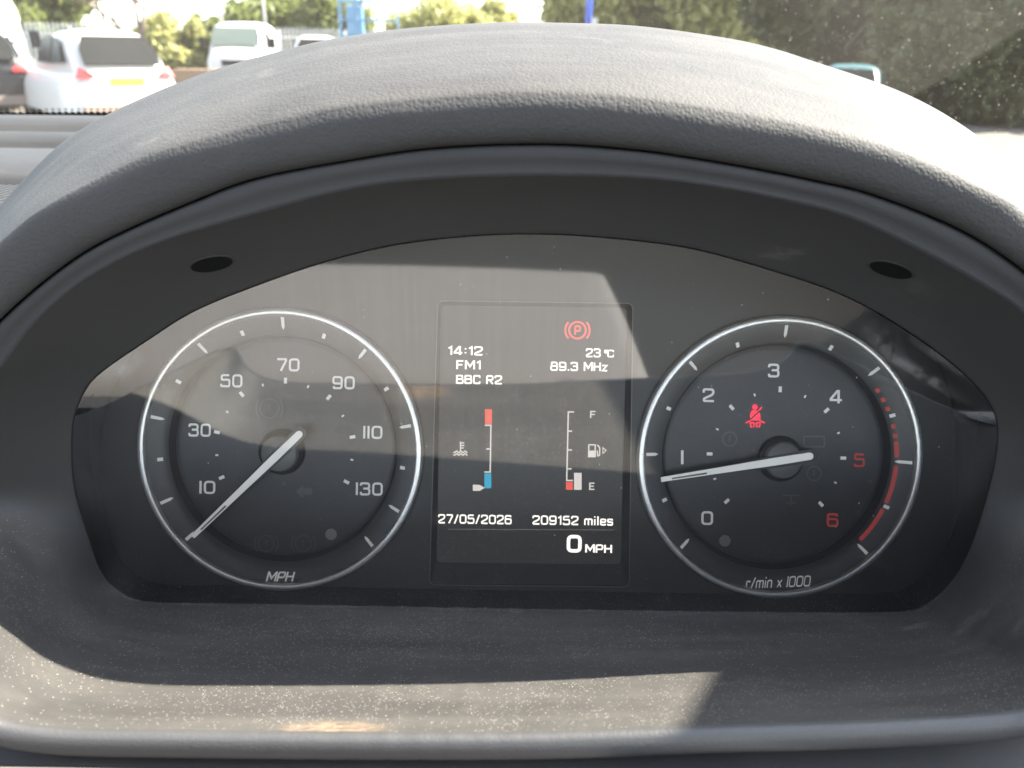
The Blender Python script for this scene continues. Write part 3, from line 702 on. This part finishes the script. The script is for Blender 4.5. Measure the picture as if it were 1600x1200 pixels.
# ================================================================== WINDSCREEN AND CABIN EDGES
Z0 = CAM[2]
def wsm():
    m = N('dusty_windscreen'); p = m.n('ShaderNodeNewGeometry').outputs['Position']
    tr = m.n('ShaderNodeBsdfTransparent'); tr.inputs[0].default_value = (.93, .96, .94, 1)
    gl = m.n('ShaderNodeBsdfGlossy'); gl.inputs['Roughness'].default_value = .02
    fr = m.n('ShaderNodeFresnel'); fr.inputs[0].default_value = 1.3
    sh = m.mixsh(m.math('MULTIPLY', fr.outputs[0], .5), tr.outputs[0], gl.outputs[0])
    df = m.n('ShaderNodeBsdfDiffuse'); df.inputs[0].default_value = (.75, .70, .62, 1)
    tl = m.n('ShaderNodeBsdfTranslucent'); tl.inputs[0].default_value = (.75, .70, .62, 1)
    ds = m.mixsh(.5, df.outputs[0], tl.outputs[0])
    # film steps at a slanted line: denser to its left, thinner to its right
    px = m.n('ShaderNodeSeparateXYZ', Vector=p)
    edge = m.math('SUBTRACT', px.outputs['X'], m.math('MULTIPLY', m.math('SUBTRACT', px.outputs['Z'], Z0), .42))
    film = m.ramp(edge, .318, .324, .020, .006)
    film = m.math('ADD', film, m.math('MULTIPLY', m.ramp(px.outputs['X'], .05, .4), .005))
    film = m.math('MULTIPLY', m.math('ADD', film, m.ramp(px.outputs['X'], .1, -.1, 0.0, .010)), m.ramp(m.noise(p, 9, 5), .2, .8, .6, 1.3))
    spk = None
    for sc, th, lim in ((260, .15, .86), (150, .11, .90), (600, .2, .78)):
        q = m.vor(p, sc); rnd = m.n('ShaderNodeSeparateXYZ', Vector=q.outputs['Color']).outputs['X']
        t = m.math('MULTIPLY', m.ramp(q.outputs['Distance'], th, th * .4), m.math('GREATER_THAN', m.math('ADD', rnd, m.ramp(px.outputs['X'], -.2, .45, -.12, .1)), lim))
        spk = t if spk is None else m.math('MAXIMUM', spk, t)
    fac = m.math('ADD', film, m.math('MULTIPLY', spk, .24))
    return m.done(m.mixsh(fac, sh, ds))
ws = empty('windscreen', (0, .8, Z0 - .07), 'dusty windscreen with a black dotted band along its foot', 'windscreen')
rows = []
for s in np.linspace(0, 1, 12):
    row = []
    for x in np.linspace(-.98, .80, 30):
        b = 1 - ((x + .09) / .89) ** 2
        row.append((x, .62 + .20 * b - s * .72, Z0 - .075 - (1 - s) * DIP(x) + s * .43))
    rows.append(row)
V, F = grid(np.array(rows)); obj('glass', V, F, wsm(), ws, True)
def ws_pt(x, s, off=.003):
    b = 1 - ((x + .09) / .89) ** 2
    return (x, .62 + .20 * b - s * .72 - off * .5, Z0 - .075 - (1 - s) * DIP(x) + s * .43 - off)
rows = [[ws_pt(x, s) for x in np.linspace(-.97, .79, 40)] for s in (-.02, .022)]
V, F = grid(np.array(rows)); obj('frit_band', V, F, M['black'], ws)
mb = MB()
for x in np.arange(-.9, .1, .0056):
    for row in range(2):
        s = .0235 + row * .007; c = Vector(ws_pt(x + row * .0028, s)); e = Vector((1, 0, 0)); g = (Vector(ws_pt(x, s + .01)) - Vector(ws_pt(x, s))).normalized()
        rr = .0021 - row * .0006
        V = [tuple(c + (e * math.cos(a) + g * math.sin(a)) * rr) for a in np.linspace(0, 2 * math.pi, 9)[:-1]]
        mb.add(V, [tuple(range(8))])
mb.build('frit_dots', M['black'], ws)

# cabin parts and an added plate that shade the dashboard (beyond the frame)
M['trim'] = varied('cabin_trim', (.62, .59, .55), .8, 30, .1)
M['seat'] = varied('seat_cloth', (.05, .048, .046), .9, 60, .2)
cab = empty('car_cabin', (0, -.5, .4), 'car cabin roof, pillar and seat behind the steering column', 'car cabin')
mb = MB(); mb.box((-.75, -1.9, Z0 + .40), (.70, -.75, Z0 + .44)); bevel(mb.build('roof_lining', M['trim'], cab), .01)
mb = MB(); mb.box((-.42, -.75, .35), (.56, -.55, Z0 - .16)); bevel(mb.build('seat_back', M['seat'], cab), .05, 4)
mb = MB(); mb.box((-1.0, -1.7, .3), (.74, -1.62, Z0 - .2)); mb.build('rear_bulkhead', M['seat'], cab)
M['carpet'] = varied('carpet', (.02, .02, .021), .95, 200, .3)
mb = MB(); mb.box((-1.0, -1.6, .26), (.74, .5, .30)); mb.build('floor_carpet', M['carpet'], cab)
mb = MB(); mb.box((.72, -1.6, .3), (.78, .7, Z0 - .12)); mb.build('door_panel', M['seat'], cab)
mb = MB(); mb.box((-1.05, -1.6, .3), (-1.0, .7, Z0 - .12)); mb.build('door_panel', M['seat'], cab)
mb = MB(); mb.tube((.80, .75, Z0 - .10), (.66, -.1, Z0 + .40), .05, .045, 12); mb.build('windscreen_pillar', M['trim'], cab, True)
# unseen plate, added so that its edge casts the shadow line on the tray
def liner_hit(px, py): return liner_point(px, py)[0]
S1 = liner_hit(1130, 1025); S2 = liner_hit(1072, 1118)
h1 = (Z0 + .20 - S1.z) / SUN.z; h2 = (Z0 + .20 - S2.z) / SUN.z
Q1 = S1 + SUN * h1; Q2 = S2 + SUN * h2; dq = (Q2 - Q1)
QA = Q1 - dq * 1.2; QB = Q1 + dq * 1.35
side = Vector((.24, .02, .0))
pts = [QA, QB, QB + side, QA + side]
V = [tuple(p) for p in pts] + [tuple(p + SUN * (.012 / SUN.z)) for p in pts]
shade_plate = obj('tray_shade_plate', V, [(3, 2, 1, 0), (4, 5, 6, 7), (0, 1, 5, 4), (1, 2, 6, 5), (2, 3, 7, 6), (3, 0, 4, 7)], M['trim'], cab)

# ================================================================== OUTSIDE
def along(px, Y): return (px - 800) / FPX * Y / 1.10   # lateral offset of a column near the horizon
def fan(P): return P, [tuple(range(len(P)))]
M['carwhite'] = plain('white_car_paint', (.43, .42, .405), .35, 0)
M['cardark'] = plain('dark_blue_paint', (.006, .007, .010), .35, 0, **{'Specular IOR Level': .15})
M['carteal'] = plain('teal_paint', (.014, .06, .062), .4)
M['glassdark'] = plain('tinted_car_glass', (.012, .013, .013), .4, 0, **{'Specular IOR Level': .06})
M['glasspale'] = plain('pale_van_glass', (.065, .080, .074), .4, 0, **{'Specular IOR Level': .12})
M['tail'] = plain('tail_lamp_red', (.32, .02, .02), .3)
M['plate'] = plain('yellow_plate', (.55, .30, .02), .5)
M['tyre'] = plain('tyre_rubber', (.025, .025, .027), .8)
M['rim'] = plain('wheel_silver', (.4, .4, .41), .4, .6)
M['bumper'] = plain('bumper_plastic', (.16, .12, .10), .6)

def vehicle(name, label, cat, loc, rz, spec, group=None):
    """x forward from the rear face, y to the left, z up"""
    e = empty(name, loc, label, cat, group, rz)
    hw = spec['hw']; paint = M[spec['paint']]
    def section(u, w, z0, z1, rr=.12, n=9):
        P = []
        for k in range(n):                       # left bottom -> top -> right bottom
            t = k / (n - 1) * math.pi
            c, s_ = math.cos(t), math.sin(t)
            P.append((u, w * math.copysign(abs(c) ** .45, c), z0 + (z1 - z0) * abs(s_) ** .55))
        return P
    rows = [section(u, w, z0, z1, n=17) for u, w, z0, z1 in spec['body']]
    V, F = grid(np.array(rows)); n = 17
    F += [tuple(range(n))[::-1], tuple(range((len(rows) - 1) * n, len(rows) * n))]
    obj('body', V, F, paint, e, True, True)
    rows = [section(u, w, z0, z1, n=17) for u, w, z0, z1 in spec['cabin']]
    V, F = grid(np.array(rows)); F += [tuple(range(n))[::-1], tuple(range((len(rows) - 1) * n, len(rows) * n))]
    obj('cabin_shell', V, F, paint, e, True, True)
    for nm, mat, pts in spec['panels']:
        P = np.array(pts, float)
        nn = np.cross(P[1] - P[0], P[2] - P[0]); nn /= np.linalg.norm(nn)
        q = len(P); V = np.concatenate([P - nn * .012, P + nn * .012])
        Fq = [tuple(range(q))[::-1], tuple(range(q, 2 * q))] + [(i, (i + 1) % q, q + (i + 1) % q, q + i) for i in range(q)]
        obj(nm, V, Fq, M[mat], e, False, True)
    for u in spec['wheels']:
        for sd in (-1, 1):
            V, F = lathe([(.17, .11), (.30, .115), (.335, .08), (.34, 0), (.335, -.08), (.30, -.11)], (u, sd * (hw - .11), .34), (0, sd, 0), 24)
            w = obj('wheel', V, F, M['tyre'], e, True, True)
            V, F = lathe([(.20, .10), (.17, .085), (.05, .07), (.001, .09)], (u, sd * (hw - .11), .34), (0, sd, 0), 20)
            o = obj('rim', V, F, M['rim'], None, True); o.location = o.location - w.location; o.parent = w
    return e
hatch = dict(hw=.88, paint='carwhite', wheels=(.75, 3.25),
  body=[(-.02, .62, .42, .88), (.02, .78, .34, .98), (.20, .86, .30, 1.03), (.55, .905, .28, 1.02), (1.0, .90, .28, 1.0), (2.0, .88, .26, .98), (3.0, .90, .28, .98), (3.6, .86, .30, .92), (4.0, .72, .36, .80), (4.1, .55, .42, .70)],
  cabin=[(.10, .70, .80, 1.02), (.28, .70, .80, 1.30), (.46, .68, .80, 1.50), (.62, .67, .80, 1.555), (1.1, .68, .80, 1.575), (1.8, .68, .80, 1.55), (2.3, .68, .80, 1.42), (3.0, .66, .80, 1.0)],
  panels=[('rear_window', 'glassdark', [(.03, .58, 1.06), (.03, -.58, 1.06), (.20, -.58, 1.28), (.35, -.48, 1.47), (.35, .48, 1.47), (.20, .58, 1.28)]),
          ('number_plate', 'plate', [(-.035, .26, .76), (-.035, -.26, .76), (-.035, -.26, .87), (-.035, .26, .87)]),
          ('tail_light', 'tail', [(-.01, .76, .86), (-.045, .50, .86), (-.045, .50, .92), (-.01, .60, .98), (.03, .68, 1.03)]),
          ('tail_light', 'tail', [(-.045, -.50, .86), (-.01, -.76, .86), (.03, -.68, 1.03), (-.01, -.60, .98), (-.045, -.50, .92)]),
          ('bumper', 'bumper', [(-.03, .70, .30), (-.03, -.70, .30), (-.03, -.74, .46), (-.03, .74, .46)]),
          ('side_window', 'glassdark', [(.62, .75, 1.08), (1.25, .76, 1.06), (1.22, .66, 1.45), (.95, .66, 1.43)]),
          ('side_window', 'glassdark', [(1.32, .76, 1.06), (2.25, .75, 1.05), (1.95, .66, 1.42), (1.30, .66, 1.46)]),
          ('side_window', 'glassdark', [(.95, -.66, 1.43), (2.0, -.66, 1.43), (2.25, -.75, 1.05), (.62, -.75, 1.08)])])
van = dict(hw=1.0, paint='carwhite', wheels=(.9, 4.0),      # front at x = 0, seen head-on
  body=[(-.02, .75, .35, .95), (.03, .90, .30, 1.08), (.35, .98, .28, 1.22), (.8, 1.0, .28, 1.30), (3.0, 1.0, .28, 1.3), (5.0, 1.0, .28, 1.3)],
  cabin=[(.40, .88, .9, 1.22), (.75, .90, .9, 1.60), (1.15, .90, .9, 1.98), (1.4, .92, .9, 2.06), (3.0, .94, .9, 2.1), (5.0, .94, .9, 2.1)],
  panels=[('windscreen_pane', 'glasspale', [(.36, -.78, 1.28), (.36, .78, 1.28), (.63, .78, 1.62), (.90, .70, 1.88), (.90, -.70, 1.88), (.63, -.78, 1.62)]),
          ('door_window', 'glassdark', [(1.3, -.985, 1.25), (2.1, -.985, 1.25), (2.1, -.93, 1.75), (1.45, -.93, 1.75)]),
          ('wing_mirror', 'cardark', [(.95, -1.05, 1.20), (.95, -1.26, 1.20), (.95, -1.26, 1.55), (.95, -1.05, 1.55)]),
          ('wing_mirror', 'cardark', [(.95, 1.05, 1.20), (.95, 1.26, 1.20), (.95, 1.26, 1.55), (.95, 1.05, 1.55)]),
          ('grille', 'cardark', [(-.04, -.45, .62), (-.04, .45, .62), (-.01, .45, .82), (-.01, -.45, .82)])])
vehicle('white_hatchback', 'white crossover hatchback with yellow rear number plate and red tail lights', 'car', (-6.3, 13.3, 0), R(90 + 42), hatch)
vehicle('panel_van', 'white panel van facing with pale windscreen in front of the spiked fence', 'van', (-9.5, 28.0, 0), R(90 + 10), van).scale = (1, 1, .95)
vehicle('panel_van', 'tall white van standing behind the dark parked car', 'van', (-11.4, 17.5, 0), R(90 + 30), dict(van, cabin=[(a, b, c, d * 1.22) for a, b, c, d in van['cabin']]))
dk = dict(hatch, paint='cardark')
dk['panels'] = [p for p in hatch['panels'] if p[0] not in ('number_plate',)]
vehicle('dark_car', 'dark blue car parked beside the white crossover', 'car', (-9.5, 14.6, 0), R(90 + 38), dk)
tl_ = dict(hatch, paint='carteal'); tl_['panels'] = [p for p in hatch['panels'] if p[0] not in ('number_plate',)]
vehicle('teal_car', 'small teal car parked in front of the dark hedge', 'car', (6.05, 15.2, 0), R(90 - 26), tl_).scale = (.8, .82, .77)
vehicle('low_white_car', 'white car roof just showing beside the white panel van', 'car', (-6.1, 25.5, 0), R(90 + 15), hatch)

# palisade fence
M['galv'] = varied('galvanised_steel', (.42, .42, .41), .5, 3, .2)
def fence(x_a, y_a, x_b, y_b, n, label):
    e = empty('palisade_fence', (x_a, y_a, 0), label, 'fence', 'palisade fence runs')
    A, B = Vector((x_a, y_a, 0)), Vector((x_b, y_b, 0)); L = (B - A).length; d = (B - A) / L
    for k in range(n):
        a = A + d * (L * k / n); b = A + d * (L * (k + 1) / n)
        mb = MB(); cnt = int((L / n) / .155)
        for i in range(cnt):
            p = a + d * ((i + .5) * L / n / cnt); w = .035
            q = d * w
            V = [p - q, p + q, p + q + Vector((0, 0, 1.72)), p + Vector((0, 0, 1.84)), p - q + Vector((0, 0, 1.72))]
            th = Vector((-d.y, d.x, 0)) * .01
            mb.add([tuple(v - th + Vector((0, 0, .06))) for v in V] + [tuple(v + th + Vector((0, 0, .06))) for v in V],
                   [(0, 1, 2, 3, 4), (9, 8, 7, 6, 5)] + [(i2, 5 + i2, 5 + (i2 + 1) % 5, (i2 + 1) % 5) for i2 in range(5)])
        tag(mb.build('pale_row', M['galv'], e), kind='stuff')
        mb = MB(); mb.tube(tuple(a + Vector((0, .06, 0))), tuple(a + Vector((0, .06, 1.78))), .05, n=6); mb.build('post', M['galv'], e)
        for z in (.4, 1.5):
            mb = MB(); mb.tube(tuple(a + Vector((0, .05, z))), tuple(b + Vector((0, .05, z))), .025, n=6); mb.build('rail', M['galv'], e)
fence(-22, 31, -2, 35, 8, 'pale grey palisade fence with pointed tops behind the parked vans')
fence(-2, 35, 9, 36, 4, 'pale grey palisade fence run below the far trees')

# foliage
def leafmat(name, a, b):
    m = N(name); g = m.n('ShaderNodeObjectInfo'); p = m.n('ShaderNodeNewGeometry')
    f = m.noise(p.outputs['Position'], 1.3, 4); c = m.mix(f, a, b)
    bs = m.bsdf(c, .6); t = m.n('ShaderNodeBsdfTranslucent'); m.set(t.inputs[0], c)
    return m.done(m.mixsh(.5, bs.outputs[0], t.outputs[0]))
M['leaf_olive'] = leafmat('leaf_olive', (.28, .28, .09), (.40, .39, .16))
M['leaf_green'] = leafmat('leaf_green', (.10, .13, .035), (.18, .20, .06))
M['leaf_dark'] = leafmat('leaf_dark', (.028, .042, .013), (.085, .095, .03))
M['leaf_dry'] = leafmat('leaf_dry', (.20, .15, .10), (.28, .22, .16))
M['bark'] = varied('bark', (.13, .10, .08), .9, 6, .3, .3)
def tree(name, label, cat, x, y, h, rad, n, mat, leaf=.22, base=.25, group=None, seed=0, stretch=1.0, dens=1.0):
    g = np.random.default_rng(seed + 11)
    e = empty(name, (x, y, 0), label, cat, group)
    mb = MB(); mb.tube((0, 0, 0), (0, 0, h * .45), .05 * h * .35 + .04, .03 * h * .3 + .02, 8); tops = [Vector((0, 0, h * .42))]
    for k in range(9):
        a = k * 2.4 + g.random(); q = Vector((math.cos(a) * rad * .6 * stretch, math.sin(a) * rad * .6, h * (base + .15 + .5 * g.random())))
        mb.tube((0, 0, h * (.2 + .25 * g.random())), tuple(q), .012 * h, .004 * h, 6)
    mb.build('trunk', M['bark'], e, True, True)
    nc = 26; cl = []
    for k in range(nc):
        v = g.normal(size=3); v /= np.linalg.norm(v); rr = g.random() ** .4
        cl.append((v * rr * np.array([rad * stretch, rad, h * (1 - base) * .5]) + np.array([0, 0, h * (base + (1 - base) * .5)]), .25 + .3 * g.random()))
    cc = np.array([c for c, _ in cl]); cr = np.array([r for _, r in cl]) * rad
    idx = g.integers(0, nc, n); v = g.normal(size=(n, 3)); v /= np.linalg.norm(v, axis=1)[:, None]
    P = cc[idx] + v * (cr[idx] * g.random(n) ** .5)[:, None]
    P[:, 2] = np.maximum(P[:, 2], .1)
    a = g.normal(size=(n, 3)); a /= np.linalg.norm(a, axis=1)[:, None]; b = np.cross(a, g.normal(size=(n, 3))); b /= np.linalg.norm(b, axis=1)[:, None]
    s = (leaf * (.6 + .8 * g.random(n)))[:, None]
    V = np.stack([P - a * s, P + b * s * .5, P + a * s, P - b * s * .5], 1).reshape(-1, 3)
    me = bpy.data.meshes.new('crown'); me.vertices.add(4 * n); me.vertices.foreach_set('co', V.ravel())
    me.loops.add(4 * n); me.loops.foreach_set('vertex_index', np.arange(4 * n)); me.polygons.add(n)
    me.polygons.foreach_set('loop_start', np.arange(n) * 4); me.polygons.foreach_set('loop_total', np.full(n, 4)); me.update(); me.validate()
    me.materials.append(M[mat]); o = bpy.data.objects.new('crown', me); COL.objects.link(o); o.parent = e
    return e
def T(px, Y): return along(px, Y), Y
def put(name, label, px, Y, h, rad, n, mat, seed, group=None, cat='tree', **k): x, y = T(px, Y); return tree(name, label, cat, x, y, h, rad, n, mat, seed=seed, group=group, **k)
put('leafy_tree', 'green tree rising between the tall white van and the bare tree', 60, 38, 4.2, 2.2, 9000, 'leaf_green', 1)
far = 'far trees beyond the fence'
for i, (px, Y, h, rad) in enumerate(((400, 52, 3.8, 2.2), (450, 54, 4.3, 2.6), (500, 52, 3.9, 2.4))):
    put('leafy_tree', 'rounded green tree beyond the fence, next to the blue lift', px, Y, h, rad, 9000, 'leaf_green', 3 + i, far)
for i, (px, Y, h, rad) in enumerate(((640, 60, 2.9, 2.4), (690, 58, 3.6, 2.4), (735, 60, 3.4, 2.2), (763, 62, 4.3, 1.4))):
    put('leafy_tree', ('narrow pointed pale green tree taller than the low trees beside it' if i == 3 else 'low rounded pale green tree showing above the middle of the hood'), px, Y, h, rad, 7000, 'leaf_olive', 9 + i, far)
for i, (px, Y, h, rad) in enumerate(((925, 40, 5.2, 2.4), (985, 40, 6.4, 3.0), (1050, 38, 7.0, 3.2), (1120, 38, 7.6, 3.4), (1190, 36, 7.2, 3.2), (1255, 36, 7.4, 3.0))):
    put('leafy_tree', ('small olive green tree directly behind the blue pole' if i == 0 else 'olive green tree touching the dark hedge' if i == 5 else 'tall sunlit olive green tree between blue pole and dark hedge'), px, Y, h, rad, 14000, 'leaf_olive', 20 + i, 'olive trees beside the pole', base=.08)
for i, (px, Y, h, rad) in enumerate(((1310, 27, 6.5, 2.6), (1380, 26, 7.0, 2.6), (1450, 24, 7, 2.6), (1510, 22, 6.6, 2.4), (1570, 21, 6.6, 2.4), (1640, 20, 6.6, 2.4), (1720, 19, 6.6, 2.4))):
    put('hedge_tree', ('dark hedge tree touching the sunlit olive trees' if i == 0 else 'dark hedge tree directly behind the teal car' if i == 1 else 'dark green tree in the tall hedge behind the pale yard'), px, Y, h, rad, 14000, 'leaf_dark', 40 + i, 'dark hedge trees', base=.02, leaf=.2)
for i, (px, Y) in enumerate(((1440, 19.5), (1500, 18.8), (1560, 18.2), (1620, 17.6))):
    put('bush', 'low dark bush at the foot of the tall hedge', px, Y, 2.2, 1.3, 5000, 'leaf_dark', 80 + i, 'bushes at the hedge foot', 'bush', base=.0, leaf=.13)
put('bush', 'dry scrubby bush against the palisade fence', 262, 30, 2.0, 1.2, 5000, 'leaf_olive', 60, None, 'bush', base=.02, leaf=.14)
put('bush', 'small green bush beside the white panel van', 306, 31, 2.1, .8, 4000, 'leaf_green', 61, None, 'bush', base=.02, leaf=.14)
# bare tree
def bare(x, y, h):
    e = empty('bare_tree', (x, y, 0), 'bare reddish twiggy tree behind the white crossover', 'tree')
    mb = MB(); tw = MB(); g = random.Random(5)
    def br(p, d, L, r, k):
        q = p + d * L; (mb if k < 3 else tw).tube(tuple(p), tuple(q), r, r * .65, 6 if k < 3 else 4)
        if k >= 6: return
        for _ in range(3 if k < 5 else 2):
            nd = (d + Vector((g.uniform(-.75, .75), g.uniform(-.75, .75), g.uniform(-.1, .5)))).normalized(); br(p + d * L * g.uniform(.6, 1), nd, L * g.uniform(.6, .85), r * .62, k + 1)
    br(Vector((0, 0, 0)), Vector((.05, 0, 1)), h * .28, .13, 0)
    mb.build('trunk', M['bark'], e, True, True); tw.build('crown', M['leaf_dry'], e, False, True)
bare(*T(205, 27), 5.2)

# blue scissor lift
M['liftblue'] = plain('lift_blue_paint', (.07, .17, .28), .5)
x, y = T(568, 30); L = empty('scissor_lift', (x, y, 0), 'light blue scissor lift platform with railings behind the hood', 'lift', None, R(8))
mb = MB(); mb.box((-.95, -.6, .3), (.95, .6, .9)); bevel(mb.build('chassis', M['liftblue'], L, local=True), .04)
for k in range(3):
    for sd in (-.45, .45):
        for a, b in ((-.8, .8), (.8, -.8)):
            mb = MB(); mb.box((-.9, -.04, -.05), (.9, .04, .05)); o = mb.build('scissor_arm', M['liftblue'], L, local=True)
            o.location = (0, sd + (.04 if a > b else -.04), 1.0 + k * .16); o.rotation_euler = (0, math.copysign(.09, a), 0)
mb = MB(); mb.box((-1.0, -.55, 1.5), (1.0, .55, 1.6)); mb.build('platform', M['liftblue'], L, local=True)
for xx in (-1.0, -.45, -.4, .3, 1.0):
    for yy in (-.53, .53):
        mb = MB(); mb.tube((xx, yy, 1.6), (xx, yy, 2.7), .03, n=6); mb.build('rail_post', M['liftblue'], L, local=True)
for z in (2.1, 2.7):
    for yy in (-.53, .53):
        mb = MB(); mb.tube((-1.0, yy, z), (1.0, yy, z), .03, n=6); mb.build('guard_rail', M['liftblue'], L, local=True)
mb = MB(); mb.box((-.75, -.5, 1.6), (-.2, .4, 2.55)); bevel(mb.build('control_box', M['liftblue'], L, local=True), .03)
x, y = T(909, 28); pe = empty('blue_pole', (x, y, 0), 'slim bright blue pole with small box standing before the olive trees', 'pole')
M['poleblue'] = plain('pole_blue_paint', (.04, .09, .42), .4)
mb = MB(); mb.tube((0, 0, 0), (0, 0, 6), .11, .10, 12); mb.build('shaft', M['poleblue'], pe, True, True)
mb = MB(); mb.tube((0, 0, 0), (0, 0, .08), .22, n=12); mb.build('base_plate', M['poleblue'], pe, local=True)
mb = MB(); mb.box((.08, -.12, 2.0), (.28, .06, 2.25)); mb.build('junction_box', M['galv'], pe, local=True)
for px, Y, h in ((338, 44, 9), (405, 46, 9)):
    x, y = T(px, Y); pe = empty('lamp_post', (x, y, 0), 'thin pale lamp post behind the white panel van', 'lamp post', 'lamp posts behind the van')
    mb = MB(); mb.tube((0, 0, 0), (0, 0, h), .09, .06, 8); mb.build('shaft', M['galv'], pe, True, True)
    mb = MB(); mb.box((-.1, -.5, h), (.1, .2, h + .1)); mb.build('lamp_head', M['galv'], pe, local=True)
# stacked timber by the fence
M['timber'] = varied('rusty_timber', (.20, .13, .08), .8, 4, .3)
x, y = T(290, 26); pe = empty('timber_stack', (x, y, 0), 'low stack of orange brown timber boards beside the white van', 'timber stack')
for k in range(6):
    mb = MB(); mb.box((-.75 + .05 * (k % 2), -.3, .09 * k + .02), (.75 - .07 * (k % 3), .3, .09 * k + .10)); mb.build('board', M['timber'], pe, local=True)
